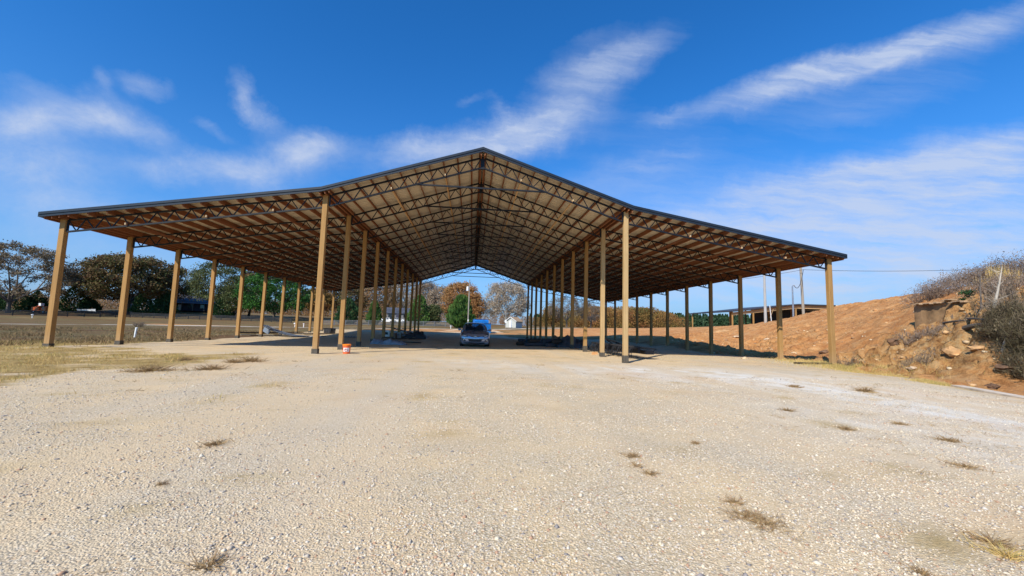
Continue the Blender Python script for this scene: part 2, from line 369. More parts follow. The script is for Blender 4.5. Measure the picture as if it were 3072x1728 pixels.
# ------------------------------------------------------------------ terrain
S0, YB = 3.05, 16.69
ROWX = {'L': -14.96, 'I': -5.68, 'R': 6.50, 'O': 15.70}
def basez(k, i):
    a, b, c = {'L': (.0226, -.0333, .0075), 'I': (.005, -.0052, .0041), 'R': (-.092, .0634, -.0058), 'O': (.0433, -.0471, .0066)}[k]
    return a+b*i+c*i*i
ctl = []
for k in 'LIRO':
    for i in range(0, 11, 2): ctl.append((ROWX[k], YB+S0*i, basez(k, i)))
ctl += [(-30, -12, 0), (0, -12, 0), (25, -12, -.05), (-12, 0, -.0), (0, 0, 0), (9, 0, 0), (-6, 7, 0), (6, 7, 0), (0, 12, 0), (12, 9, -.02), (-14, 9, 0), (-26, 12, -.05), (-40, 5, -.1),
        (-20, 24, -.1), (-30, 30, -.1), (13.5, 5, -.05), (60, -10, 3), (0, 80, .6), (-60, 0, -.2), (-120, 20, 0)]
P = [(0, 972, 48), (380, 974, 52), (768, 980, 55), (1000, 984, 60), (1300, 986, 68), (1600, 985, 76), (1800, 985, 78),
     (0, 946, 100), (400, 952.5, 118), (780, 964, 120), (960, 975, 112), (1370, 981, 110), (1600, 985, 110), (1850, 986, 150), (1700, 986, 210),
     (0, 933, 125), (240, 930, 135), (500, 928, 150), (640, 938, 150), (900, 955, 145), (1170, 961, 140), (1400, 972, 140), (1540, 978, 125),
     (2000, 984, 60), (2130, 981, 62), (2000, 1010, 40), (2100, 1030, 32), (1900, 1012, 45),
     (2231, 1044, 32), (2231, 1005, 38), (2231, 981, 48), (2200, 978, 100), (2400, 970, 100),
     (2330, 1070, 25), (2330, 1048, 28.5), (2330, 1000, 33), (2330, 963, 42), (2400, 975, 64),
     (2410, 1075, 23), (2410, 1052, 26.5), (2410, 1000, 30.5), (2410, 944, 39),
     (2500, 1080, 21.5), (2500, 1055, 24.5), (2500, 975, 29.5), (2500, 924, 37),
     (2600, 1094, 18.8), (2600, 1072, 21), (2600, 1000, 24.5), (2600, 955, 28), (2600, 907, 35), (2600, 930, 52),
     (2700, 1112, 16.8), (2700, 1085, 18.6), (2700, 1010, 21), (2700, 955, 24), (2720, 901, 29), (2720, 925, 52),
     (2800, 1128, 15), (2800, 1098, 16.5), (2800, 1010, 18.5), (2800, 960, 20.6), (2800, 912, 22.8), (2800, 884, 27),
     (2920, 1145, 13.2), (2920, 1095, 14.2), (2920, 1000, 15.8), (2920, 945, 17.6), (2920, 902, 19.6), (2920, 862, 24),
     (3050, 1172, 12.0), (3050, 1120, 13), (3050, 1000, 14.4), (3050, 940, 16), (3050, 850, 21), (3050, 850, 32),
     (3200, 1190, 11.0), (3200, 1130, 12), (3200, 1000, 13.4), (3200, 850, 19), (3072, 1195, 9.7), (2900, 1165, 11.4), (2700, 1130, 13.4)]
ctl += [tuple(atd(*q)) for q in P]
# far rim, keeps the sheet level towards the horizon
for a in range(-80, 81, 16):
    t = math.radians(a); ctl.append((math.sin(t)*420, math.cos(t)*420, 1.0)); ctl.append((math.sin(t)*260, math.cos(t)*260, 1.2 if a > 0 else 3.0))
ctl = np.array(ctl, float)
def _phi(r2): return 0.5*r2*np.log(r2+1e-6)
n_ = len(ctl); D2 = ((ctl[:, None, :2]-ctl[None, :, :2])**2).sum(-1)
A_ = np.zeros((n_+3, n_+3)); A_[:n_, :n_] = _phi(D2)+np.eye(n_)*.6; A_[:n_, n_] = 1; A_[:n_, n_+1:] = ctl[:, :2]; A_[n_:, :n_] = A_[:n_, n_:].T
W_ = np.linalg.solve(A_, np.concatenate([ctl[:, 2], [0, 0, 0]]))
def base_h(x, y):
    x = np.asarray(x, float); y = np.asarray(y, float); sh = x.shape; xf = x.ravel(); yf = y.ravel(); out = np.empty(xf.size)
    for i in range(0, xf.size, 20000):
        d2 = (xf[i:i+20000, None]-ctl[None, :, 0])**2+(yf[i:i+20000, None]-ctl[None, :, 1])**2
        out[i:i+20000] = _phi(d2)@W_[:n_]+W_[n_]+W_[n_+1]*xf[i:i+20000]+W_[n_+2]*yf[i:i+20000]
    R = np.hypot(xf, yf); k = sstep(R, 380, 600); out = out*(1-k)+1.0*k
    return out.reshape(sh)
def inpoly(x, y, poly):
    c = np.zeros(x.shape, bool); n = len(poly)
    for i in range(n):
        x0, y0 = poly[i]; x1, y1 = poly[(i+1) % n]
        if y0 == y1: continue
        t = ((y0 > y) != (y1 > y)) & (x < (x1-x0)*(y-y0)/(y1-y0)+x0); c ^= t
    return c
def distpoly(x, y, poly, closed=True):
    d = np.full(x.shape, 1e9); n = len(poly)
    for i in range(n if closed else n-1):
        a = poly[i]; b = poly[(i+1) % n]; vx, vy = b[0]-a[0], b[1]-a[1]; L = vx*vx+vy*vy+1e-9
        t = np.clip(((x-a[0])*vx+(y-a[1])*vy)/L, 0, 1); d = np.minimum(d, np.hypot(x-a[0]-t*vx, y-a[1]-t*vy))
    return d
def soft(x, y, poly, w): # signed-distance based soft mask
    d = distpoly(x, y, poly); return sstep(np.where(inpoly(x, y, poly), d, -d), -w, w)
pz = lambda *q: tuple(atz(*q)[:2])
ROAD = [tuple(atd(*q)[:2]) for q in [(-900, 950, 45), (0, 972, 48), (380, 974, 52), (768, 980, 55), (1000, 984, 60), (1300, 986, 68), (1600, 985, 76), (1900, 985, 80), (2300, 985, 100)]]
GRASS_WEDGE = [(-70, -8), (-14, -3), pz(-300, 1160), pz(0, 1146), pz(250, 1126), pz(430, 1112), pz(600, 1092), pz(820, 1068), pz(690, 1068), pz(520, 1062), pz(380, 1050), pz(268, 1041), (-15.9, 16.2), (-15.9, 18.5), (-15.4, 26), (-15.3, 50), (-12, 52), (-9.5, 50.5), (-4, 52), (-7, 58), (-60, 58), (-140, 60), (-140, 0)]
LOT = [(-80, -14), (14.5, -14), (12.9, 4), pz(3072, 1196, -.05), pz(2900, 1168, -.05), pz(2640, 1125, -.03), pz(2500, 1100), (16.1, 16.8), (15.95, 22), (15.85, 30), (15.6, 48), (10, 49), (4.5, 50), (4.5, 60), (3.5, 68), (-2.5, 68), (-3.5, 60), (-4.5, 51), (-10, 49.5), (-15.3, 50), (-15.5, 16.4), (-16.2, 14), (-80, -1)]
MOUND = [(12.6, 4), pz(3072, 1192, -.05), pz(2900, 1163, -.05), pz(2640, 1121, -.03), (16.3, 16.4), (16.4, 22), (16.6, 34), (22, 46), (40, 56), (80, 60), (80, -14), (13.5, -14)]
FARCLAY = [(15.9, 21), (16, 50), (9, 52), (6, 62), (20, 76), (60, 90), (120, 90), (120, 30), (60, 20), (30, 20)]
REDSTRIP = [tuple(atd(*q)[:2]) for q in [(470, 958, 90), (900, 968, 90), (1000, 978, 75), (900, 974, 68), (600, 970, 66), (470, 966, 70)]]
def masks(x, y):
    wx = x+(fbm(x*.9, y*.9, 4)-.5)*1.6; wy = y+(fbm(x*.9+40, y*.9+9, 4)-.5)*1.6
    k = np.clip(np.hypot(x, y)/18, .45, 1.4)
    wx = x+(wx-x)*k; wy = y+(wy-y)*k
    lot = soft(x+(wx-x)*.35, y+(wy-y)*.35, LOT, .25)
    gw = soft(x+(wx-x)*1.5, y+(wy-y)*1.5, GRASS_WEDGE, 1.0); gw = sstep(gw+(fbm(x*1.7, y*1.7, 5)-.5)*2.0, .25, .95)
    mound = soft(x+(wx-x)*.4, y+(wy-y)*.4, MOUND, .3)
    gravel = lot*(1-gw)*(1-mound)
    rd = distpoly(x, y, ROAD, False); hw = 2.2
    road = 1-sstep(rd, hw-.3, hw+.5)
    fc = soft(wx, wy, FARCLAY, 2.5); rs = soft(wx, wy, REDSTRIP, 3.)
    back = sstep(y, 49, 52)*(1-sstep(y, 62, 72))*sstep(x, -14, -6)*sstep(fbm(x*.25, y*.35, 4), .38, .55)*.8
    clay = np.clip(np.maximum.reduce([mound, fc, rs, back]), 0, 1)*(1-road)
    grass = np.clip(1-np.maximum(gravel, clay)-road, 0, 1)
    return gravel, grass, clay, road, mound
def rockw(x, y):
    c = atd(2840, 1030, 17.6)[:2]; a = np.exp(-(((x-c[0])/4.6)**4+((y-c[1])/4.8)**4)); c2 = atd(2330, 1025, 30.5)[:2]
    return a, np.exp(-(((x-c2[0])/3.6)**2+((y-c2[1])/2.6)**2))
def detail_h(x, y, mound, gravel):
    h = (fbm(x*.5, y*.5, 4)-.5)*.10*(1-gravel)+(fbm(x*1.3, y*1.3, 3)-.5)*.035
    a, b = rockw(x, y)
    wx = x+(fbm(x*.8, y*.8, 3)-.5)*1.4; wy = y+(fbm(x*.8+7, y*.8+3, 3)-.5)*1.4
    f1, f2, v = worley(wx*.85, wy*.85); g1, g2, v2 = worley(wx*2.2+5, wy*2.2); q1, q2, v3 = worley(wx*5.1, wy*5.1+3)
    crack = sstep(f2-f1, 0, .16); crack2 = sstep(g2-g1, 0, .18)
    rock = (v-.5)*1.15*crack-.55*(1-crack)+(v2-.5)*.50*crack2-.25*(1-crack2)+(v3-.5)*.16
    h = h+rock*a*mound*.8+((v2-.5)*.26+(v3-.5)*.14)*b*sstep(mound, .1, .5)
    rub = sstep(fbm(x*.35+3, y*.35, 3), .38, .6)
    gul = np.abs(fbm((x+y*.25)*.9, (y-x*.2)*.22, 4)-.5)*2; h = h-mound*(1-a)*.12*(1-sstep(gul, 0, .12))
    h = h+mound*rub*((v3-.5)*.13+(v2-.5)*.16)*(1-a)
    # machine ruts across the slope
    s = x*.55-y*.83
    h = h+mound*(1-a)*.05*np.sin(s*4.2+fbm(x*.4, y*.4, 2)*9)*sstep(fbm(x*.2, y*.2, 2), .3, .6)
    return h
def spaced(lims):
    out = [lims[0][0]]
    for a, b, s0, s1 in lims:
        n = max(1, int((b-a)/((s0+s1)/2))); t = np.linspace(0, 1, n+1)[1:]
        u_ = (s0*t+(s1-s0)*t*t/2)/((s0+s1)/2); out += list(a+(b-a)*u_)
    return np.array(out)
gx = spaced([(-700, -120, 60, 4), (-120, -26, 4, .5), (-26, -13, .5, .22), (-13, 11.5, .3, .3), (11.5, 34, .11, .14), (34, 60, .2, 1.5), (60, 700, 1.5, 60)])
gy = spaced([(-120, -14, 30, 1), (-14, 3, 1, .3), (3, 34, .13, .16), (34, 60, .3, .6), (60, 130, .8, 2.5), (130, 250, 2.5, 8), (250, 1500, 8, 120)])
XX, YY = np.meshgrid(gx, gy)
gr_, ga_, cl_, rd_, mo_ = masks(XX, YY)
ZZ = base_h(XX, YY)+detail_h(XX, YY, mo_, gr_)
def hgt(x, y):
    i = np.clip(np.searchsorted(gx, x)-1, 0, len(gx)-2); j = np.clip(np.searchsorted(gy, y)-1, 0, len(gy)-2)
    tx = (x-gx[i])/(gx[i+1]-gx[i]); ty = (y-gy[j])/(gy[j+1]-gy[j])
    return (ZZ[j, i]*(1-tx)+ZZ[j, i+1]*tx)*(1-ty)+(ZZ[j+1, i]*(1-tx)+ZZ[j+1, i+1]*tx)*ty
def ground_mat():
    mt, g, b = new_mat('ground_surface'); P_ = N(g.nt, 'ShaderNodeTexCoord').outputs['Object']
    at = N(g.nt, 'ShaderNodeAttribute', attribute_name='mask'); s = g.sep(at.outputs['Color'])
    at2 = N(g.nt, 'ShaderNodeAttribute', attribute_name='mask2'); s2 = g.sep(at2.outputs['Color'])
    xy = g.vmath('MULTIPLY', P_, (1, 1, 1)); sp = g.sep(P_)
    # gravel: crushed stones over sandy fines
    cell = g.voro(g.vmath('ADD', P_, g.vmath('MULTIPLY', g.noise(P_, 30, 2, .5, 0, 1), (.006, .006, .006))), 72, 'F1', 1); cellr = g.sep(cell)
    cd = g.voro(P_, 72, 'F1', 0)
    stone = g.ramp(cellr[0], [(0, (.32, .25, .165)), (.12, (.53, .41, .26)), (.35, (.67, .53, .34)), (.6, (.73, .59, .39)), (.82, (.77, .66, .48)), (.93, (.82, .74, .60)), (1, (.54, .31, .15))])
    fines = g.mix(g.noise(P_, 3, 5, .6), (.66, .475, .26), (.76, .58, .345))
    patch = g.noise(P_, .55, 6, .62, .4)
    fines = g.mix(g.mr(patch, .45, .7, 0, .55), fines, (.66, .44, .23))
    edge = g.mr(cd, .25, .62, 0, 1)
    gmix = g.mix(g.math('MULTIPLY', g.mr(g.noise(P_, 1.1, 5, .65), .34, .56, .25, 1), .9), fines, g.mix(g.math('MULTIPLY', edge, .5), stone, (.36, .27, .165)))
    gmix = g.mix(g.math('MULTIPLY', s2[0], g.mr(g.noise(P_, 1.2, 6, .7, .6), .32, .58)), gmix, (.76, .71, .62))
    litter = g.math('MULTIPLY', g.mr(g.noise(g.vmath('MULTIPLY', P_, (2.0, 7, 1)), 1.4, 7, .75, 1.2), .60, .70), g.mr(g.noise(P_, .35, 4, .6), .42, .6))
    gmix = g.mix(g.math('MULTIPLY', litter, .55), gmix, (.27, .19, .11))
    rot = N(g.nt, 'ShaderNodeMapping'); rot.inputs['Rotation'].default_value = (0, 0, .12); rot.inputs['Scale'].default_value = (1.0, .09, 1); g.put(rot.inputs['Vector'], P_)
    tn = g.noise(rot.outputs[0], .9, 5, .6, .5)
    track = g.mr(tn, .46, .60)
    gmix = g.mix(g.math('MULTIPLY', track, .7), gmix, g.mix(g.noise(P_, 9, 4, .6), (.60, .44, .26), (.72, .56, .36)))
    lane = g.mr(g.noise(rot.outputs[0], .55, 3, .5, .3), .52, .66)
    gmix = g.mix(g.math('MULTIPLY', lane, .5), gmix, g.mix(.55, stone, (.46, .41, .34)))
    damp = g.mr(g.noise(P_, .28, 5, .62, .5), .54, .70)
    gmix = g.mix(g.math('MULTIPLY', damp, .5), gmix, (.58, .37, .19))
    # grass ground
    gn = g.noise(g.vmath('MULTIPLY', P_, (1, 1.8, 1)), 1.3, 8, .7, .3)
    gra = g.ramp(gn, [(.25, (.22, .12, .04)), (.40, (.40, .26, .09)), (.55, (.55, .38, .15)), (.70, (.36, .28, .08)), (.8, (.24, .21, .06))])
    far = g.ramp(g.noise(g.vmath('MULTIPLY', P_, (.05, .14, .1)), 1.6, 7, .65, .3), [(.3, (.12, .062, .032)), (.45, (.19, .115, .055)), (.55, (.17, .135, .06)), (.7, (.29, .19, .09))])
    yfar = g.mr(sp[1], 17, 25)
    gra = g.mix(yfar, gra, far)
    # clay
    cn = g.noise(g.vmath('MULTIPLY', P_, (.55, .9, 1.6)), 1.1, 9, .68, .5)
    cla = g.ramp(cn, [(.25, (.33, .12, .042)), (.42, (.51, .225, .08)), (.55, (.59, .29, .11)), (.68, (.66, .38, .17)), (.85, (.68, .51, .32))])
    st = g.noise(g.vmath('MULTIPLY', P_, (.3, .5, 3.2)), 2.0, 8, .7, .4)
    cla = g.mix(g.mr(st, .56, .70, 0, .5), cla, (.68, .45, .24))
    cla = g.mix(g.mr(g.noise(P_, 7, 6, .7), .60, .70, 0, .45), cla, (.66, .52, .35))
    rk = g.ramp(g.noise(g.vmath('MULTIPLY', P_, (1, 1, 2.0)), 1.7, 9, .72, .5), [(.28, (.07, .035, .018)), (.37, (.26, .13, .05)), (.5, (.47, .26, .10)), (.6, (.54, .38, .19)), (.68, (.50, .24, .08)), (.8, (.42, .35, .22))])
    cla = g.mix(s2[1], cla, rk)
    roadc = g.mix(g.noise(P_, .5, 5, .6), (.60, .54, .44), (.70, .65, .56))
    c = g.mix(s[0], gra, gmix); c = g.mix(s[2], c, cla); c = g.mix(s2[2], c, roadc)
    g.put(b.inputs['Base Color'], c); b.inputs['Roughness'].default_value = .95; b.inputs['Specular IOR Level'].default_value = .1
    hgt_ = g.math('ADD', g.math('MULTIPLY', g.math('SUBTRACT', 1.0, cd), .5), g.math('MULTIPLY', g.noise(P_, 14, 6, .7), 1.2))
    bp = N(g.nt, 'ShaderNodeBump'); bp.inputs['Strength'].default_value = .75; bp.inputs['Distance'].default_value = .018; g.put(bp.inputs['Height'], hgt_)
    bp2 = N(g.nt, 'ShaderNodeBump'); g.put(bp2.inputs['Strength'], g.math('MULTIPLY', g.math('MAXIMUM', s[2], s[1]), .8)); bp2.inputs['Distance'].default_value = .22
    g.put(bp2.inputs['Height'], g.noise(P_, 3.4, 9, .78)); g.put(bp2.inputs['Normal'], bp.outputs[0])
    g.put(b.inputs['Normal'], bp2.outputs[0]); return mt
M['ground'] = ground_mat()
ny, nx = XX.shape
idx = np.arange(ny*nx).reshape(ny, nx)
quads = np.stack([idx[:-1, :-1], idx[:-1, 1:], idx[1:, 1:], idx[1:, :-1]], -1).reshape(-1, 4)
Vall = np.stack([XX, YY, ZZ], -1).reshape(-1, 3)
ra, rb = rockw(XX, YY)
bandc = [pz(1900, 1108), pz(2400, 1150), pz(2800, 1200), pz(3072, 1300)]
wb = np.exp(-(distpoly(XX, YY, bandc, False)/2.6)**2)
wb = np.maximum(wb, .5*np.exp(-(distpoly(XX, YY, [pz(1450, 1085), pz(1700, 1110), pz(1900, 1120)], False)/2.)**2))
c1 = np.stack([gr_, ga_, cl_, np.ones_like(gr_)], -1).reshape(-1, 4).astype(np.float32)
c2 = np.stack([wb, np.clip(np.maximum(ra*.85, rb*.30)*mo_, 0, 1), rd_, np.ones_like(gr_)], -1).reshape(-1, 4).astype(np.float32)
lab = np.zeros(ny*nx, int); lab[(mo_ > .5).ravel()] = 1; lab[((gr_ > .5) & (mo_ <= .5)).ravel()] = 2; lab[(rd_ > .5).ravel()] = 3
fl = lab[quads[:, 0]]
for i, nm in enumerate(['ground', 'dirt_mound', 'gravel_lot', 'road']):
    q = quads[fl == i]; used, inv = np.unique(q, return_inverse=True)
    o = mesh_np(nm, Vall[used], inv.reshape(-1, 4), M['ground'], None, True); o['kind'] = 'structure'
    for an, cc in (('mask', c1), ('mask2', c2)):
        a = o.data.color_attributes.new(an, 'FLOAT_COLOR', 'POINT'); a.data.foreach_set('color', cc[used].ravel())

# ------------------------------------------------------------------ pole barn
XR, ZR = 0.41, 8.40
RX = [(-15.45, 4.83), (-5.76, 6.37), (XR, ZR), (6.68, 6.34), (16.15, 4.74)]
def zr(x): return float(np.interp(x, [q[0] for q in RX], [q[1] for q in RX]))
Y0, Y1 = YB-.42, YB+10*S0+.42
barn = empty('pole_barn', (0.4, YB, 0), 0, 'huge open pole barn with gabled metal roof, black trusses and rows of wooden posts', 'pole barn')
def P0(o): # keep children in world coordinates under the barn empty
    o.matrix_parent_inverse = Matrix.Translation((-.4, -YB, 0)); return o
for k in 'LIRO':
    x = ROWX[k]
    for i in range(11):
        y = YB+S0*i; zb = basez(k, i)
        top = zr(x)-.19
        mb = MB(); jx = random.uniform(-.012, .012)
        for a in (-1,):
            mb.box((0, 0, top/2-.15), (.185, .185, top+.3))
        h = random.uniform(.18, .32) if k != 'L' else random.uniform(.12, .2)
        o = mb.build('post', M['post_pale'] if (k == 'R' and i < 2) else M['post'], barn)
        o.matrix_parent_inverse = Matrix.Identity(4); o.location = (x-.4+jx, y-YB, 0); o.rotation_euler = (0, random.uniform(-.004, .004), 0)
        bv = o.modifiers.new('b', 'BEVEL'); bv.width = .008; bv.segments = 1
        if k != 'O': sm = MB().box((0, 0, zb+h/2-.05), (.215, .215, h+.1)).build('post_sleeve', M['sleeve'], o)
# trusses
PS = .61
def chordpts(x0, x1, n, off):
    return [Vector((x0+(x1-x0)*i/n, 0, zr(x0+(x1-x0)*i/n)-off)) for i in range(n+1)]
def truss_mesh(x0, x1, mirror_end, jag):
    """zig-zag steel joist from x0 (low end) to x1 (high end)"""
    mb = MB(); n = max(2, round(abs(x1-x0)/PS)); T = chordpts(x0, x1, n, .225); B = chordpts(x0, x1, n, .66)
    mb.bar(T[0], T[-1], .075, .055); mb.bar(B[0], B[-1], .075, .055)
    for i in range(n):
        mid = (B[i]+B[i+1])/2; mb.bar(T[i], mid, .032, .032); mb.bar(mid, T[i+1], .032, .032)
    mb.bar(T[0], B[0], .05, .05); mb.bar(T[-1], B[-1], .05, .05)
    return mb
def center_truss():
    mb = truss_mesh(ROWX['I']+.13, XR-.05, 0, 0); o = truss_mesh(ROWX['R']-.13, XR+.05, 0, 0); mb.add(o.v, o.f)
    mb.box((XR, 0, ZR-.47), (.16, .10, .52)); return mb
protos = {}
for i in range(11):
    y = YB+S0*i
    for nm, key in (('center_truss', 'c'), ('lean_to_truss', 'l'), ('lean_to_truss', 'r')):
        if i == 0:
            mbt = {'c': center_truss, 'l': lambda: truss_mesh(ROWX['L']+.12, ROWX['I']-.12, 0, 0), 'r': lambda: truss_mesh(ROWX['O']-.12, ROWX['R']+.12, 0, 0)}[key]()
            o = mbt.build(nm, M['steel'], barn); protos[key] = o
            if key == 'c':
                t = MB().bar((XR-2.62, .02, zr(XR-2.62)-.66), (XR+2.62, .02, zr(XR+2.62)-.66), .06, .06).build('collar_tie', M['steel'], o)
        else:
            o = protos[key].copy(); col.objects.link(o); o.parent = barn
            for ch in protos[key].children: c = ch.copy(); col.objects.link(c); c.parent = o
        o.location = (-.4, y-YB, 0)
# purlins (run the length of the barn)
def purlin(x, wdt, off, hh, mat, name='purlin', y0=Y0+.03, y1=Y1-.03):
    sl = math.atan2(zr(x+.05)-zr(x-.05), .1)
    mb = MB().box((0, 0, 0), (wdt, y1-y0, hh), 0, -sl)
    o = mb.build(name, mat, barn); o.location = (x-.4, (y0+y1)/2-YB, zr(x)-off-hh/2); return o
def span(a, b, n): return [a+(b-a)*(i+.5)/n for i in range(n)]
for x in span(ROWX['L']+.1, ROWX['I']-.25, 14): purlin(x, .045, .022, .20, M['purlin'])
for x in span(ROWX['R']+.25, ROWX['O']-.1, 14): purlin(x, .045, .022, .20, M['purlin'])
for x in span(ROWX['I']+.3, XR-.18, 10): purlin(x, .038, .022, .15, M['purlin'])
for x in span(XR+.18, ROWX['R']-.3, 10): purlin(x, .038, .022, .15, M['purlin'])
for x in (-.10, .10): purlin(XR+x, .04, .03, .24, M['purlin'], 'ridge_board')
for k in 'IR':
    for d in (-.15, .02, .17): purlin(ROWX[k]+d, .04, .022, .22, M['purlin'], 'header_board')
for k in 'LO':
    s = -1 if k == 'L' else 1
    for d in (-.12, .12, .36): purlin(ROWX[k]+s*d, .04, .022, .20, M['purlin'], 'header_board')
# braces laid on the bottom chords; their raw ends poke out at the front
for x in [XR-3.6, XR-1.5, XR+1.6, XR+3.8, -7.6, -10.0, -12.8, 9.3, 11.6, 13.6]:
    z = zr(x)-.60
    o = MB().box((0, 0, 0), (.038, 10*S0+.2, .09)).build('lateral_brace', M['purlin_tan'] if abs(x-XR) < 5 else M['purlin'], barn); o.location = (x-.4, 5*S0+.02, z)
    e = MB().box((0, 0, 0), (.038, .05, .075)).build('brace_end', M['white_end'], o); e.location = (0, -5*S0-.13, 0)
# roof sheets: each plane one sheet with real ribs
def roof_plane(xa, xb, name):
    yy = []; y = Y0+.012
    while y < Y1-.06:
        yy += [(y, 0), (y+.16, 0), (y+.178, .02), (y+.21, .02)]; y += .2286
    yy.append((Y1-.012, 0)); xs = np.linspace(xa, xb, 7); vs = []; fs = []; n = len(yy)
    sag = lambda x, y: .012*math.sin(y*1.7+x)
    for side, dz_ in ((0, 0.0), (1, -.012)):
        for x in xs:
            for (y, r) in yy: vs.append((x, y, zr(x)+r+dz_))
    m_ = len(xs)*n
    for i in range(len(xs)-1):
        for j in range(n-1):
            a = i*n+j; up = (a, a+n, a+n+1, a+1); fs.append(up); fs.append(tuple(m_+q for q in reversed(up)))
    for i in range(len(xs)-1):
        fs.append((i*n, m_+i*n, m_+i*n+n, i*n+n)); fs.append((i*n+n-1, i*n+2*n-1, m_+i*n+2*n-1, m_+i*n+n-1))
    for j in range(n-1):
        fs.append((j, j+1, m_+j+1, m_+j)); a = (len(xs)-1)*n+j; fs.append((a, m_+a, m_+a+1, a+1))
    return P0(MB().add(vs, fs).build(name, M['roof'], barn))
for a, b in zip(RX[:-1], RX[1:]): roof_plane(a[0], b[0], 'roof_panel')
# fascia along both gables and the eaves
for yy_, nm in ((Y0, 'gable_fascia'), (Y1, 'gable_fascia')):
    mb = MB(); s = -1 if yy_ == Y0 else 1
    for (xa, za), (xb, zb_) in zip(RX[:-1], RX[1:]):
        for (dy_, lo, hi, t) in ((0, -.15, -.06, .03), (-.022*-s, -.058, .035, .035)):
            ya = yy_+dy_+s*.005
            vs = [(x_, ya+e*t/2, z_+h_) for x_, z_ in ((xa, za), (xb, zb_)) for h_ in (lo, hi) for e in (-1, 1)]
            mb.add(vs, [(0, 2, 3, 1), (4, 5, 7, 6), (0, 1, 5, 4), (2, 6, 7, 3), (0, 4, 6, 2), (1, 3, 7, 5)])
    P0(mb.build(nm, M['fascia'], barn))
for x_, z_ in (RX[0], RX[-1]):
    s = -1 if x_ < 0 else 1
    P0(MB().box((x_+s*.02, (Y0+Y1)/2, z_-.055), (.04, Y1-Y0+.02, .17)).build('eave_fascia', M['fascia'], barn))
mb = MB(); n = 0
vs = [(XR+dx_, y_, ZR+.045+dz_) for y_ in (Y0-.03, Y1+.03) for dx_, dz_ in ((-.28, -.095), (0, .0), (.28, -.095), (0, -.02))]
P0(MB().add(vs, [(0, 1, 5, 4), (1, 2, 6, 5), (2, 3, 7, 6), (3, 0, 4, 7), (0, 3, 2, 1), (4, 5, 6, 7)]).build('ridge_cap', M['fascia'], barn))

# ------------------------------------------------------------------ trees and plants
def clump_leaves(rs, centers, radii, per, size, flat=1.0, up=0.0):
    """rhombic leaves in gaussian clumps -> V, F"""
    n = len(centers)*per
    c = np.repeat(centers, per, 0); r = np.repeat(radii, per)[:, None]
    p = c+rs.normal(size=(n, 3))*r*np.array([1, 1, flat])*.55
    d = rs.normal(size=(n, 3)); d[:, 2] += up; d /= np.linalg.norm(d, axis=1)[:, None]
    e = np.cross(d, rs.normal(size=(n, 3))); e /= np.linalg.norm(e, axis=1)[:, None]+1e-9
    s = size*rs.uniform(.55, 1.35, (n, 1))
    V = np.stack([p-d*s*.5, p+e*s*.33, p+d*s*.5, p-e*s*.33], 1).reshape(-1, 3)
    return V, np.arange(n*4).reshape(-1, 4)
def ribbons(rs, p0, p1, w):
    """thin tapering twigs: triangles"""
    d = p1-p0; e = np.cross(d, rs.normal(size=d.shape)); e /= np.linalg.norm(e, axis=1)[:, None]+1e-9
    w = np.broadcast_to(np.asarray(w, float).reshape(-1, 1), (len(p0), 1))
    mid = (p0+p1)/2+rs.normal(size=p0.shape)*np.linalg.norm(d, axis=1)[:, None]*.06
    V = np.stack([p0-e*w/2, p0+e*w/2, mid+e*w*.4, mid-e*w*.4, p1], 1).reshape(-1, 3)
    b = np.arange(len(p0))[:, None]*5
    F4 = (b+np.array([[0, 1, 2, 3]])); F3 = np.concatenate([b+3, b+2, b+4, b+4], 1)
    return V, np.concatenate([F4, F3])
def fix_tri(F): return F
def mesh_faces(name, V, F, mat, parent):
    # faces that repeat their last index are triangles
    me = bpy.data.meshes.new(name); V = np.asarray(V, np.float32); F = np.asarray(F)
    tri = F[:, 2] == F[:, 3]; q = F[~tri]; t = F[tri][:, :3]
    loops = np.concatenate([q.ravel(), t.ravel()]).astype(np.int32)
    tot_ = np.concatenate([np.full(len(q), 4), np.full(len(t), 3)]).astype(np.int32); st_ = np.concatenate([[0], np.cumsum(tot_)[:-1]]).astype(np.int32)
    me.vertices.add(len(V)); me.vertices.foreach_set('co', V.ravel()); me.loops.add(len(loops)); me.loops.foreach_set('vertex_index', loops)
    me.polygons.add(len(tot_)); me.polygons.foreach_set('loop_start', st_); me.polygons.foreach_set('loop_total', tot_)
    me.update(calc_edges=True); me.materials.append(mat)
    o = bpy.data.objects.new(name, me); col.objects.link(o); o.parent = parent; return o
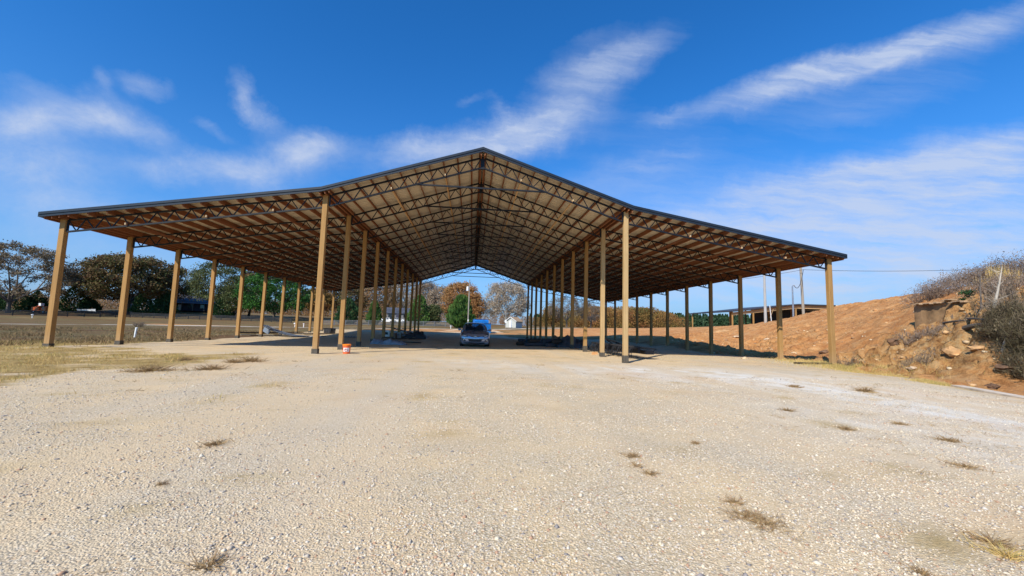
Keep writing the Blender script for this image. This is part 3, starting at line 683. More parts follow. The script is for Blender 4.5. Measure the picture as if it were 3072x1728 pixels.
def tree(seed, h, w, trunk_h, leaf, per=60, nclump=70, lsize=.42, clr=1.5, bark='bark', twigs=0, shape='round', label='', group=None, name='broadleaf_tree', loc=(0, 0, 0), tr=None, flat=.75):
    rs = np.random.RandomState(seed); root = empty(name, loc, 0, label, 'tree', group)
    if leaf and per > 30: nclump = int(nclump*1.7); per = int(per*1.15); lsize *= 1.12
    # clump centres over an uneven crown
    a = rs.uniform(0, 2*math.pi, nclump); u = rs.uniform(-.75, 1, nclump); rad = rs.uniform(.45, 1, nclump)**.55
    zc = trunk_h+(h-trunk_h)*.48; hz_ = (h-trunk_h)*.5
    lob = 1+.16*np.sin(a*3+seed)+.10*np.sin(a*5+2*seed)
    rr = np.sqrt(np.clip(1-u*u*(.9 if shape == 'round' else .6), .02, 1))*rad*lob*(w/2-clr*.5)
    C = np.stack([np.cos(a)*rr, np.sin(a)*rr, zc+u*(hz_-clr*.3)*(.8+.2*rad)], 1)
    tr = tr or h*.028
    mb = MB(); top = Vector((rs.uniform(-.3, .3), rs.uniform(-.3, .3), trunk_h*1.05)); 
    mb.tube([(0, 0, -.4), (0, 0, trunk_h*.3), (top.x*.5, top.y*.5, trunk_h*.7), top], [tr*1.25, tr, tr*.85, tr*.8], 7)
    limbs = []
    nl = 7
    for i in range(nl):
        th = 2*math.pi*i/nl+rs.uniform(-.3, .3); q = .5 if i else .1
        e = Vector((math.cos(th)*w*.32*q*2, math.sin(th)*w*.32*q*2, zc+hz_*rs.uniform(-.1, .5) if i else zc+hz_*.6)); pts = [top]
        for k in (.35, .7, 1.0):
            pts.append(top.lerp(e, k)+Vector((rs.normal()*w*.025, rs.normal()*w*.025, (k*(1-k))*h*.12)))
        mb.tube(pts, [tr*.55, tr*.38, tr*.24, tr*.12], 6); limbs += [(p, r) for p, r in zip(pts, (tr*.5, tr*.34, tr*.2, tr*.1))]
    for c in C:
        c = Vector(c); p, r = min(limbs, key=lambda q: (q[0]-c).length+max(0, q[0].z-c.z)*.5)
        m_ = p.lerp(c, .5)+Vector((0, 0, (c-p).length*.08)); mb.tube([p, m_, c], [min(r*.6, .11), min(r*.4, .07), .025], 4, False)
    mb.build('trunk', M[bark], root, True)
    if twigs:
        k = np.repeat(np.arange(nclump), twigs); n = len(k); p0 = C[k]+rs.normal(size=(n, 3))*clr*.22
        d = rs.normal(size=(n, 3))+np.stack([np.cos(a), np.sin(a), .5+0*a], 1)[k]*.8; d /= np.linalg.norm(d, axis=1)[:, None]
        V, Fc = ribbons(rs, p0, p0+d*rs.uniform(.6, 1.25, (n, 1))*clr, .075); mesh_faces('twigs', V, Fc, M[bark], root)
    if leaf:
        V, Fc = clump_leaves(rs, C, np.full(nclump, clr)*rs.uniform(.7, 1.25, nclump), per, lsize, flat)
        k = int(per*nclump*.12)
        mesh_np('crown', V, Fc, M[leaf], root)
    return root
def conifer(seed, h, w, leaf, label, loc, group=None, name='conifer', n=2600, ls=.5, blunt=.0, bark='bark'):
    rs = np.random.RandomState(seed); root = empty(name, loc, 0, label, 'tree', group)
    MB().tube([(0, 0, -.3), (0, 0, h*.5), (0, 0, h*.93)], [h*.022, h*.014, .02], 7).build('trunk', M[bark], root, True)
    t = rs.uniform(.03, 1, n)**1.0; a = rs.uniform(0, 2*math.pi, n)
    prof = np.clip((1-t), 0, 1)**(.8-.45*blunt)*np.clip(t*7, .45, 1)
    lob = 1+.16*np.sin(a*3+t*8+seed)+.13*np.sin(a*5-t*13+seed)+.09*np.sin(t*40+a*2)+.10*fbm(a*3+seed, t*12, 3)
    r = prof*(w/2)*lob*rs.uniform(.5, 1.03, n)**.4; z = t*h
    p = np.stack([np.cos(a)*r, np.sin(a)*r, z], 1)
    d = np.stack([np.cos(a), np.sin(a), np.full(n, .75+.9*blunt)+t*.8], 1)+rs.normal(size=(n, 3))*.32; d /= np.linalg.norm(d, axis=1)[:, None]
    e = np.cross(d, rs.normal(size=(n, 3))); e /= np.linalg.norm(e, axis=1)[:, None]; s = ls*rs.uniform(.5, 1.3, (n, 1))*(1-.45*t[:, None])
    V = np.stack([p-d*s*.4, p+e*s*.24, p+d*s*.8, p-e*s*.24], 1).reshape(-1, 3)
    mesh_np('crown', V, np.arange(n*4).reshape(-1, 4), M[leaf], root); return root
def place(px, pybase, d):
    """ground point seen at column px, depth d (height from the terrain)"""
    q = atd(px, pybase, d); return (q[0], q[1], float(hgt(q[0], q[1])))
def size(px0, px1, d): return abs(px1-px0)/F*d
def T(kind, px, d, wpx, toppx, label, **k):
    loc = place(px, 960, d); hor = 984+(px-1536)*.0293
    topz = CAM[2]+(hor-toppx)/F*d*1.0; h = topz-loc[2]; w_ = wpx/F*d
    if kind == 'c': return conifer(k.pop('seed'), h, w_, k.pop('leaf', 'leaf_conifer'), label, loc, **k)
    return tree(k.pop('seed'), h, w_, k.pop('trunk', .25)*h, k.pop('leaf', None), label=label, loc=loc, **k)
# left of the barn
T('b', 20, 112, 330, 728, 'wide spreading oak with thinning brown leaves at the far left edge', seed=3, leaf='leaf_purple', per=80, nclump=150, lsize=.36, clr=1.25, bark='bargrey', twigs=14, trunk=.14, flat=.75)
T('b', 378, 128, 275, 762, 'broad round oak in dark brown and green behind the left posts', seed=5, leaf='leaf_oak', per=150, nclump=165, lsize=.48, clr=1.7, trunk=.14, flat=.6)
T('b', 545, 150, 110, 800, 'slender bare tree beside the dark barn', seed=9, leaf=None, nclump=60, clr=2.0, bark='bargrey', twigs=26, trunk=.3, name='bare_tree')
T('b', 655, 135, 185, 782, 'pale green spreading tree right of the dark barn', seed=12, leaf='leaf_green', per=85, nclump=90, lsize=.4, clr=1.6, trunk=.16, flat=.55)
T('b', 745, 138, 110, 812, 'tree turning orange between the pale green tree and the magnolia', seed=14, leaf='leaf_russet', per=80, nclump=70, lsize=.4, clr=1.5, trunk=.15)
T('b', 700, 132, 100, 850, 'soft light green tree low in front of the orange one', seed=17, leaf='leaf_green', per=90, nclump=60, lsize=.36, clr=1.3, trunk=.1)
T('b', 820, 128, 205, 812, 'large glossy dark green magnolia at the end of the black fence', seed=21, leaf='leaf_magnolia', per=120, nclump=120, lsize=.38, clr=1.25, trunk=.1, flat=.8)
for i, (px, d, wp, tp, lb) in enumerate([(45, 122, 110, 862, 'dark cedar under the spreading oak at the far left'), (102, 125, 70, 872, 'small dark cedar beside the orange truck'), (-40, 122, 90, 866, 'dark cedar cut by the left edge of the picture'), (215, 124, 82, 850, 'pointed dark cedar between the first and second left posts'), (262, 128, 60, 888, 'low dark cedar next to the white trailer'),
        (425, 128, 66, 872, 'dark cedar left of the pair in front of the round oak'), (486, 129, 70, 866, 'dark cedar right of the pair in front of the round oak'), (663, 130, 60, 884, 'dark narrow cedar by the pale green tree')]):
    T('c', px, d, wp, tp, lb, seed=30+i, group='dark cedars along the black fence', name='cedar_tree', n=2600, ls=.75)
# centre
T('b', 950, 150, 120, 865, 'brown and olive oak behind the right end of the black fence', seed=41, leaf='leaf_wood', per=80, nclump=70, lsize=.42, clr=1.7, trunk=.2)
T('b', 1040, 152, 130, 858, 'olive brown oak between the inner left posts', seed=42, leaf='leaf_oak', per=80, nclump=70, lsize=.42, clr=1.7, trunk=.2)
T('b', 1130, 155, 130, 838, 'russet oak with a pale forked trunk behind the grey house', seed=43, leaf='leaf_russet', per=55, nclump=80, lsize=.42, clr=1.8, bark='barkpale', twigs=10, trunk=.25)
T('b', 1215, 158, 120, 828, 'tall half bare oak behind the last inner left posts', seed=44, leaf='leaf_grey', per=40, nclump=80, lsize=.4, clr=1.8, bark='barkpale', twigs=16, trunk=.2)
T('b', 1275, 150, 90, 845, 'thin grey tree just right of the last inner left post', seed=45, leaf='leaf_grey', per=36, nclump=70, lsize=.38, clr=1.6, bark='bargrey', twigs=16, trunk=.2)
T('b', 1318, 145, 90, 858, 'dusty brown and green tree left of the orange one', seed=46, leaf='leaf_grey', per=60, nclump=60, lsize=.38, clr=1.5, twigs=8, trunk=.15)
T('b', 1380, 132, 120, 846, 'tall bright orange maple behind the round green evergreen', seed=47, leaf='leaf_orange', per=90, nclump=90, lsize=.36, clr=1.3, trunk=.12)
T('b', 1422, 130, 60, 880, 'smaller orange tree right of the utility pole', seed=48, leaf='leaf_orange', per=80, nclump=50, lsize=.34, clr=1.1, trunk=.1)
T('b', 1302, 118, 40, 915, 'small yellow green tree beside the orange maple', seed=49, leaf='leaf_green', per=80, nclump=30, lsize=.34, clr=.9, trunk=.1)
T('c', 1382, 104, 82, 886, 'big round bright green evergreen behind the end of the grey fence', seed=51, leaf='leaf_cypress', name='evergreen_tree', n=4600, ls=.8, blunt=.9, group=None)
T('c', 1256, 116, 66, 886, 'green evergreen seen between the last inner left posts', seed=52, leaf='leaf_cypress', name='evergreen_tree', n=4200, ls=.62, blunt=.8)
T('c', 1122, 116, 44, 900, 'narrow green evergreen left of the parked white cars', seed=53, leaf='leaf_cypress', name='evergreen_tree', n=3000, ls=.6, blunt=.7)
T('c', 1042, 118, 78, 895, 'wide dark evergreen behind the lumber heap', seed=54, leaf='leaf_conifer', name='evergreen_tree', n=3600, ls=.7, blunt=.6)
T('b', 1517, 132, 150, 842, 'large half bare tree with a pinkish crown behind the small white shed', seed=56, leaf='leaf_grey', per=42, nclump=120, lsize=.34, clr=1.35, bark='barkpale', twigs=26, trunk=.12)
T('b', 1700, 150, 120, 888, 'bare grey tree seen past the inner right posts', seed=57, leaf='leaf_grey', per=8, nclump=80, lsize=.34, clr=1.6, bark='bargrey', twigs=30, trunk=.18)
T('b', 1772, 158, 70, 905, 'thin bare tree left of the autumn wood', seed=58, leaf='leaf_grey', per=6, nclump=50, lsize=.34, clr=1.5, bark='bargrey', twigs=30, trunk=.2)
T('b', 1655, 160, 60, 918, 'small russet tree at the near edge of the far pines', seed=60, leaf='leaf_wood', per=60, nclump=50, lsize=.4, clr=1.5, trunk=.1)
# far woods, which read as one mass
def far_wood(name, label, leaf, spans, seed, pine):
    rs = np.random.RandomState(seed); Vs = []; Fs = []; b = 0
    for (xa, xb, ta, tb, d, n) in spans:
        for i in range(n):
            t = rs.rand(); px = xa+(xb-xa)*t; tp = ta+(tb-ta)*t+rs.uniform(-5, 9); dd = d*rs.uniform(.95, 1.18)
            q = atd(px, 980, dd); gz = float(hgt(q[0], q[1])); hor = 984+(px-1536)*.0293; topz = CAM[2]+(hor-tp)/F*dd; h = max(4, topz-gz)
            k = 420 if not pine else 170; tt = rs.uniform(.08, 1, k); a = rs.uniform(0, 6.28, k)
            if pine: r = (1-tt)**.75*np.clip(tt*4, .3, 1)*h*.2*rs.uniform(.3, 1, k)
            else: r = np.sqrt(np.clip(1-(tt*1.9-.95)**2, 0.03, 1))*h*.42*rs.uniform(.4, 1, k)
            p = np.stack([q[0]+np.cos(a)*r, q[1]+np.sin(a)*r, gz+tt*h*.97], 1)
            dn = rs.normal(size=(k, 3)); dn[:, 2] += .8 if pine else 0; dn /= np.linalg.norm(dn, axis=1)[:, None]
            e = np.cross(dn, rs.normal(size=(k, 3))); e /= np.linalg.norm(e, axis=1)[:, None]; s = (h*(.12 if pine else .055))*rs.uniform(.6, 1.3, (k, 1))
            Vs.append(np.stack([p-dn*s*.5, p+e*s*.36, p+dn*s*.5, p-e*s*.36], 1).reshape(-1, 3)); Fs.append(np.arange(k*4).reshape(-1, 4)+b); b += k*4
    o = mesh_np(name, np.concatenate(Vs), np.concatenate(Fs), M[leaf]); tag(o, label, 'woodland', None, 'stuff'); return o
far_wood('far_pine_wood', 'dark green far pine wood along the horizon right of the barn', 'leaf_pine', [(1590, 1720, 942, 945, 260, 70), (1960, 2340, 940, 950, 250, 230), (1720, 2100, 945, 942, 280, 110), (2300, 2700, 950, 962, 250, 90)], 71, True)
far_wood('far_autumn_wood', 'rust and olive autumn wood seen through the right posts', 'leaf_wood', [(1700, 1800, 936, 914, 205, 40), (1790, 1960, 922, 922, 205, 80), (1950, 2060, 924, 955, 205, 40), (1560, 1720, 950, 942, 215, 30)], 72, False)
far_wood('far_left_wood', 'dark russet wood low on the horizon at the far left', 'leaf_russet', [(-60, 420, 884, 900, 250, 120), (560, 1300, 900, 905, 240, 190), (1300, 1600, 930, 950, 200, 70)], 73, False)

# ------------------------------------------------------------------ fences, poles, wires
def fence(name, label, pts, mat, rails=4, h=1.4, step=3.0):
    root = empty(name, (0, 0, 0), 0, label, 'fence'); P_ = [np.array(p) for p in pts]
    seg = [np.linalg.norm(P_[i+1]-P_[i]) for i in range(len(P_)-1)]; L = sum(seg); n = int(L/step); pos = []
    for k in range(n+1):
        s = L*k/n; i = 0
        while i < len(seg)-1 and s > seg[i]: s -= seg[i]; i += 1
        q = P_[i]+(P_[i+1]-P_[i])*min(1, s/seg[i]); pos.append((q[0], q[1], float(hgt(q[0], q[1]))))
    for i, p in enumerate(pos): MB().box((p[0], p[1], p[2]+h/2-.1), (.16, .16, h+.25)).build('post', mat, root)
    for r in range(rails):
        z = .28+r*(h-.4)/(rails-1); mb = MB()
        for a, b in zip(pos[:-1], pos[1:]): mb.bar((a[0], a[1]-.1, a[2]+z), (b[0], b[1]-.1, b[2]+z), .04, .21 if name == 'board_fence' else .12)
        mb.build('rail', mat, root)
    return root
fence('board_fence', 'long black four-rail board fence across the left field', [atd(*q)[:2] for q in [(-120, 946, 98), (0, 946, 100), (250, 950, 110), (400, 952, 118), (640, 958, 120), (875, 968, 118)]], M['fence_black'])
fence('rail_fence', 'grey board fence along the far side of the road in the centre', [atd(*q)[:2] for q in [(968, 975, 112), (1180, 980, 112), (1369, 982, 108)]], M['fence_grey'], 4, 1.4, 3.0)
def pole(px, d, tip, label, w=.28, mat='pole', lean=(0, 0), name='utility_pole', cat='utility pole'):
    loc = place(px, 970, d); hor = 984+(px-1536)*.0293; h = CAM[2]+(hor-tip)/F*d-loc[2]
    root = empty(name, loc, 0, label, cat)
    MB().tube([(0, 0, -.5), (lean[0]*.5, lean[1]*.5, h*.5), (lean[0], lean[1], h)], [w/2, w*.44, w*.34], 10).build('shaft', M[mat], root, True)
    return root, h
pc, hc = pole(1404, 84, 838, 'tall wooden utility pole with a transformer in front of the round evergreen', .3)
MB().lathe([(.2, 0), (.24, .05), (.24, .8), (.15, .88), (.05, .92)], 14, (-.34, -.1, hc*.77)).build('transformer', M['white'], pc, True)
MB().box((0, 0, hc*.95), (.06, .5, .06)).box((.16, 0, hc*.90), (.2, .05, .05)).box((.16, 0, hc*.86), (.2, .05, .05)).build('insulator_bracket', M['alum'], pc)
MB().box((0, -.17, 1.9), (.2, .06, .34)).build('meter_box', M['white'], pc)
p2, h2 = pole(1308, 120, 918, 'short grey pole left of the orange maple', .22, 'polegrey')
p3, h3 = pole(1517, 108, 935, 'short white service pole at the corner of the small shed', .2, 'polegrey')
MB().box((0, -.14, 1.7), (.42, .16, .8)).build('meter_box', M['white'], p3)
pA, hA = pole(2297, 50, 812, 'straight grey pole left of the service post, behind the dirt mound', .34, 'polegrey')
pB, hB = pole(2412, 50, 731, 'tallest brown pole carrying the long power line behind the mound', .32, 'pole', (-.25, 0))
MB().box((-.25, 0, hB*.97), (1.9, .1, .12)).build('crossarm', M['pole'], pB)
for q in (-.8, 0, .8): MB().lathe([(.03, 0), (.05, .05), (.03, .12)], 8, (-.25+q, 0, hB*.97+.06)).build('insulator', M['alum'], pB)
pS, hS = pole(2381, 46, 859, 'slim galvanised service post with a weatherhead behind the mound', .2, 'alum', name='service_post', cat='service post')
MB().tube([(0, 0, hS-.05), (.05, 0, hS+.1), (.18, 0, hS+.14), (.28, 0, hS+.02)], .05, 8).build('weatherhead', M['alum'], pS, True)
def wire(a, b, sag, label, r=.018, n=18):
    a = Vector(a); b = Vector(b); pts = [a.lerp(b, t/n)-Vector((0, 0, sag*4*(t/n)*(1-t/n))) for t in range(n+1)]
    o = MB().tube(pts, r, 5).build('power_line', M['wire'], None, True); tag(o, label, 'power line', 'overhead wires')
A = Vector(atd(2410, 809, 50)); wire(A, Vector(atd(3150, 797, 44)), .35, 'thin black wire running right from the tallest brown pole', .022)
wire(A, Vector(atd(2100, 838, 52))+Vector((0, 8, 0)), .3, 'thin black wire running left from the tallest brown pole to the barn side', .02)
s_ = Vector(pS.location)+Vector((.28, 0, hS)); wire(A, s_, .9, 'slack service wire dropping from the brown pole to the service post', .03)
c_ = Vector(pc.location)+Vector((0, 0, hc*.66)); wire(c_, c_+Vector((30, 2, .6)), .7, 'wire running right from the transformer pole', .022)
c_ = Vector(pc.location)+Vector((0, 0, hc*.93)); wire(c_, c_+Vector((-45, 10, .6)), .9, 'wire running left from the transformer pole', .02)
# ------------------------------------------------------------------ far buildings
def gable(root, w, d, h, rise, wall, roof, over=.4, axis='x'):
    """walls and roof with the ridge along x (or y)"""
    mb = MB(); hx, hy = w/2, d/2
    if axis == 'x':
        vs = [(-hx, -hy, 0), (hx, -hy, 0), (hx, hy, 0), (-hx, hy, 0), (-hx, -hy, h), (hx, -hy, h), (hx, hy, h), (-hx, hy, h), (-hx, 0, h+rise), (hx, 0, h+rise)]
        mb.add(vs, [(0, 1, 5, 4), (1, 2, 6, 9, 5), (2, 3, 7, 6), (3, 0, 4, 8, 7), (4, 5, 9, 8), (6, 7, 8, 9)])
    else:
        vs = [(-hx, -hy, 0), (hx, -hy, 0), (hx, hy, 0), (-hx, hy, 0), (-hx, -hy, h), (hx, -hy, h), (hx, hy, h), (-hx, hy, h), (0, -hy, h+rise), (0, hy, h+rise)]
        mb.add(vs, [(0, 1, 5, 8, 4), (1, 2, 6, 5), (2, 3, 7, 9, 6), (3, 0, 4, 7), (5, 6, 9, 8), (7, 4, 8, 9)])
    mb.build('wall', M[wall], root)
    rb = MB(); t = .14
    half = hy if axis == 'x' else hx; run = half+over; drop = rise/half*over; e = (hx if axis == 'x' else hy)+over
    for s in (-1, 1):
        prof = [(0, h+rise+.02), (s*run, h-drop+.02), (s*run, h-drop+.02+t), (0, h+rise+.02+t)]
        vs = [((q, p[0], p[1]) if axis == 'x' else (p[0], q, p[1])) for q in (-e, e) for p in prof]
        rb.add(vs, [(0, 1, 2, 3), (4, 7, 6, 5), (0, 4, 5, 1), (1, 5, 6, 2), (2, 6, 7, 3), (3, 7, 4, 0)])
    return rb.build('roof', M[roof], root)
# dark barn on the rise
loc = place(572, 927, 150)
b = empty('barn_house', loc, math.radians(24), 'dark metal barn house with a porch on the rise at left', 'barn')
gable(b, 17, 10, 3.2, 2.6, 'barnwall', 'roofgrey')
MB().box((-1, -6.4, 2.75), (15, 2.8, .12), 0, 0, math.radians(10)).build('porch_roof', M['roofgrey'], b)
for x in (-8, -4.8, -1.6, 1.6, 4.8): MB().box((x, -7.5, 1.25), (.18, .18, 2.6)).build('porch_post', M['pole'], b)
for y in (-2.4, 1.6): MB().box((8.54, y, 1.5), (.06, 1.3, 1.3)).build('window', M['creamwall'], b)
for x in (-5.5, 0.5, 4): MB().box((x, -5.03, 1.6), (1.2, .05, 1.2)).build('window', M['glassdark'], b)
MB().box((-2.4, -5.04, 1.05), (1.0, .07, 2.1)).build('door', M['white'], b)
b = empty('shed', place(1542, 978, 112), math.radians(-34), 'small pale shed with a tan shingle roof under the half bare tree', 'shed')
gable(b, 3.0, 3.6, 1.75, 1.0, 'creamwall', 'tanroof', .3, 'y')
MB().box((0, -1.83, .95), (.8, .05, 1.8)).build('door', M['white'], b)
MB().bar((-1.82, -2.13, 1.62), (0, -2.13, 2.83), .05, .14).bar((1.82, -2.13, 1.62), (0, -2.13, 2.83), .05, .14).build('trim', M['white'], b)
M['housewall'] = simple('grey_house_siding', (.20, .20, .20), .8)
b = empty('house', place(1195, 961, 146), math.radians(12), 'low grey house with a shaded carport behind the parked white cars', 'house')
gable(b, 8, 7, 2.4, 1.8, 'housewall', 'roofgrey')
MB().box((-9.6, 0, 2.6), (8, 7, .16), 0, math.radians(-3)).build('carport_roof', M['roofgrey'], b)
for x, y in ((-13.2, -3.2), (-9.2, -3.2), (-13.2, 3.2)): MB().box((x, y, 1.25), (.16, .16, 2.5)).build('carport_post', M['white'], b)
for x in (-3, 2): MB().box((x, -4.03, 1.4), (1.1, .05, 1.1)).build('window', M['glassdark'], b)
MB().box((-.5, -4.03, 1.05), (.95, .05, 2.1)).build('door', M['barnwall'], b)

# second pole barn behind the mound
loc = place(2420, 975, 78); bz = loc[2]
hor = lambda px: 984+(px-1536)*.0293
def zat(px, py, d): return CAM[2]+(hor(px)-py)/F*d
b = empty('pole_shed', (0, 0, 0), 0, 'second open pole barn with a dark low roof half hidden behind the dirt mound', 'pole barn')
d0 = 78; e0 = np.array([atd(2190, 934, d0+1)[0], atd(2190, 934, d0+1)[1], zat(2190, 932, d0)]); e1 = np.array([atd(2388, 914, d0)[0], atd(2388, 914, d0)[1], zat(2388, 912.5, d0)]); e2 = np.array([*atd(2640, 918, d0-2)[:2], zat(2640, 921, d0-2)])
mb = MB()
for a, c in ((e0, e1), (e1, e2)):
    vs = [(q[0], q[1]+dy_, q[2]+dz_) for q in (a, c) for dy_, dz_ in ((-.6, -.22), (-.6, 0), (15, 0), (15, -.22))]
    mb.add(vs, [(0, 1, 2, 3), (4, 7, 6, 5), (0, 4, 5, 1), (1, 5, 6, 2), (2, 6, 7, 3), (3, 7, 4, 0)])
mb.build('roof', M['darkroof'], b)
MB().bar(e0+(0.5, 0, -.55), e1+(0, 0, -.55), .1, .55).bar(e1+(0, 0, -.55), e2+(0, 0, -.55), .1, .55).build('header_beam', M['tanbeam'], b)
for yy in (0, 7.2, 14.4):
    for t in (0.04, .36, .74, 1.0, 1.3, 1.7, 2.0):
        q = e0+(e1-e0)*t if t <= 1 else e1+(e2-e1)*(t-1); z0 = float(hgt(q[0], q[1]+yy))-.3
        MB().box((q[0], q[1]+yy+.12, (z0+q[2]-.25)/2), (.2, .2, q[2]-.25-z0)).build('post', M['post'], b)
q = e0+(e1-e0)*.80; r_ = e2
MB().box(((q[0]+r_[0])/2, q[1]+9, (min(e1[2], e2[2])-.3+bz-1)/2), (abs(r_[0]-q[0]), .12, min(e1[2], e2[2])-.3-bz+1)).build('back_wall', M['darkroof'], b)
sg = empty('road_sign_frame', place(2316, 950, 60), .2, 'crossed white and yellow stakes beside the straight grey pole', 'stakes')
hz0 = zat(2316, 950, 60)-sg.location.z
MB().bar((-.1, 0, 0), (-.35, 0, hz0+1.6), .07, .07).build('white_stake', M['white'], sg); MB().bar((-.3, .05, hz0-.2), (.35, .05, hz0+1.1), .05, .05).build('yellow_stake', M['tanbeam'], sg)

# ------------------------------------------------------------------ vehicles
def loft(secs, closed=True):
    n = len(secs[0]); vs = [p for s in secs for p in s]; fs = []
    for i in range(len(secs)-1):
        for j in range(n if closed else n-1): fs.append((i*n+j, i*n+(j+1) % n, (i+1)*n+(j+1) % n, (i+1)*n+j))
    return vs, fs
def smooth_int(xs, ys, x): # catmull-rom style interpolation
    xs = np.array(xs, float); ys = np.array(ys, float); m_ = np.gradient(ys, xs); i = np.clip(np.searchsorted(xs, x)-1, 0, len(xs)-2)
    h = xs[i+1]-xs[i]; t = np.clip((x-xs[i])/h, 0, 1)
    return (2*t**3-3*t**2+1)*ys[i]+(t**3-2*t**2+t)*h*m_[i]+(-2*t**3+3*t**2)*ys[i+1]+(t**3-t**2)*h*m_[i+1]
def glass_mat():
    mt, g, b = new_mat('car_window_glass'); b.inputs['Base Color'].default_value = (.02, .03, .04, 1); b.inputs['Roughness'].default_value = .04; b.inputs['Specular IOR Level'].default_value = .7
    t = N(g.nt, 'ShaderNodeBsdfTransparent'); t.inputs[0].default_value = (.75, .85, .9, 1); mx = N(g.nt, 'ShaderNodeMixShader'); mx.inputs[0].default_value = .55
    g.nt.links.new(b.outputs[0], mx.inputs[1]); g.nt.links.new(t.outputs[0], mx.inputs[2]); g.nt.links.new(mx.outputs[0], g.nt.nodes['Material Output'].inputs[0]); return mt
M['glass'] = glass_mat()

def sedan(name, loc, rz, label, paint, group=None, detail=True):
    """front faces -y, length 4.5"""
    root = empty(name, loc, rz, label, 'car', group)
    ys = [0, .06, .25, .6, 1.05, 1.5, 2.3, 3.1, 3.7, 4.1, 4.38, 4.5]
    hw = [.60, .74, .82, .875, .885, .888, .888, .888, .88, .86, .80, .70]
    zb = [.30, .20, .17, .17, .17, .17, .17, .17, .18, .22, .30, .36]
    zt = [.60, .70, .79, .88, .95, .97, .95, .96, 1.0, 1.03, 1.02, .94]
    zs = [.55, .62, .70, .79, .86, .90, .91, .93, .95, .96, .94, .86]
    st = np.concatenate([np.linspace(0, .3, 12), np.linspace(.36, 4.2, 48), np.linspace(4.25, 4.5, 9)]); secs = []
    for y in st:
        W, b0, t0, s0 = (smooth_int(ys, q, y) for q in (hw, zb, zt, zs))
        arch = 0.0
        prof = [(0, b0), (.80*W, b0), (.95*W, b0+.05), (.99*W, b0+.2), (W, (b0+s0)/2+.04), (.985*W, s0-.09), (.95*W, s0-.01), (.84*W, s0+(t0-s0)*.5), (.5*W, t0-.012), (.0, t0)]
        xs_, zs_ = zip(*prof); tt = np.linspace(0, len(prof)-1, 34); X = smooth_int(range(len(prof)), xs_, tt); Z = smooth_int(range(len(prof)), zs_, tt)
        half = [(x, y, z) for x, z in zip(X, Z)]; secs.append(half+[(-x, y, z) for x, y, z in reversed(half[1:-1])])
    vs, fs = loft(secs); n = len(secs[0]); c0 = len(vs); vs += [(0, 0, .45), (0, 4.5, .65)]
    fs += [(c0, (j+1) % n, j) for j in range(n)]; L = (len(secs)-1)*n; fs += [(c0+1, L+j, L+(j+1) % n) for j in range(n)]
    # wheel arches: drop the body faces inside the wheel discs
    def cen(f): return [sum(vs[i][k] for i in f)/len(f) for k in range(3)]
    keep = []
    for f in fs:
        c = cen(f)
        if abs(c[0]) > .62 and any(math.hypot(c[1]-wy, c[2]-.32) < .355 for wy in (.86, 3.56)): continue
        keep.append(f)
    mb = MB(); mb.add(vs, keep); body = mb.build('body', M[paint], root, True)
    bvh = BVHTree.FromPolygons([Vector(v) for v in vs], fs)
    # cabin
    yc = [1.12, 1.5, 1.95, 2.4, 2.9, 3.35, 3.8, 4.08]; zr_ = [.95, 1.17, 1.385, 1.43, 1.43, 1.38, 1.17, 1.01]; wr = [.62, .62, .58, .57, .57, .56, .58, .60]; wbt = [.74, .80, .83, .835, .835, .83, .79, .72]
    st = np.linspace(1.12, 4.08, 40); secs = []
    for y in st:
        z, r, bt = smooth_int(yc, zr_, y), smooth_int(yc, wr, y), smooth_int(yc, wbt, y); zb_ = .90
        f = (z-zb_)/.53; r = bt+(r-bt)*min(1, max(0, f))
        prof = [(bt, zb_-.03), (bt-.005, zb_+.02*f), (bt+(r-bt)*.45, zb_+(z-zb_)*.45), (r+.02, z-.09*f), (r-.05, z-.025), (r*.5, z-.004), (0, z)]
        xs_, zs_ = zip(*prof); tt = np.linspace(0, 6, 19); X = smooth_int(range(7), xs_, tt); Z = smooth_int(range(7), zs_, tt)
        half = [(x, y, z_) for x, z_ in zip(X, Z)]; secs.append(half+[(-x, y, z_) for x, y, z_ in reversed(half[:-1])])
    vs2, fs2 = loft(secs, False); grp = {'roof': [], 'windscreen': [], 'rear_window': [], 'side_window': []}
    for f in fs2:
        c = [sum(vs2[i][k] for i in f)/4 for k in range(3)]; zr0 = smooth_int(yc, zr_, c[1]); side = abs(c[0]) > smooth_int(yc, wr, c[1])-.015 and c[2] < zr0-.06
        if c[1] < 1.9 and not side and abs(c[0]) < .64-(c[1]-1.1)*.10: k = 'windscreen'
        elif c[1] > 3.4 and c[1] < 4.0 and not side: k = 'rear_window'
        elif side and 1.55 < c[1] < 3.75 and c[2] > .93 and not 2.55 < c[1] < 2.64 and c[2] < zr0-.07: k = 'side_window'
        else: k = 'roof'
        grp[k].append(f)
    for k, ff in grp.items():
        if ff: MB().add(vs2, ff).build(k, M[paint] if k == 'roof' else M['glass'], root, True)
    for s in (-1, 1):
        for wy in (.86, 3.56):
            wo = MB().tube([(s*.66, wy, .32), (s*.69, wy, .32), (s*.86, wy, .32), (s*.875, wy, .32)], [.28, .32, .32, .30], 24).build('wheel', M['tyre'], root, True)
            rim = MB().tube([(s*.86, wy, .32), (s*.882, wy, .32)], [.22, .20], 20)
            rim.build('rim', M['alloy'], wo, True)
            MB().tube([(s*.60, wy, .34), (s*.655, wy, .34)], [.36, .36], 24).build('wheel_well', M['blackp'], root)
        m_ = MB(); m_.tube([(s*.80, 1.62, .95), (s*.86, 1.60, .98), (s*.90, 1.58, .99), (s*1.0, 1.57, .99), (s*1.03, 1.57, .98)], [.02, .04, .075, .075, .03], 12)
        m_.build('mirror', M[paint], root, True)
    if not detail: return root
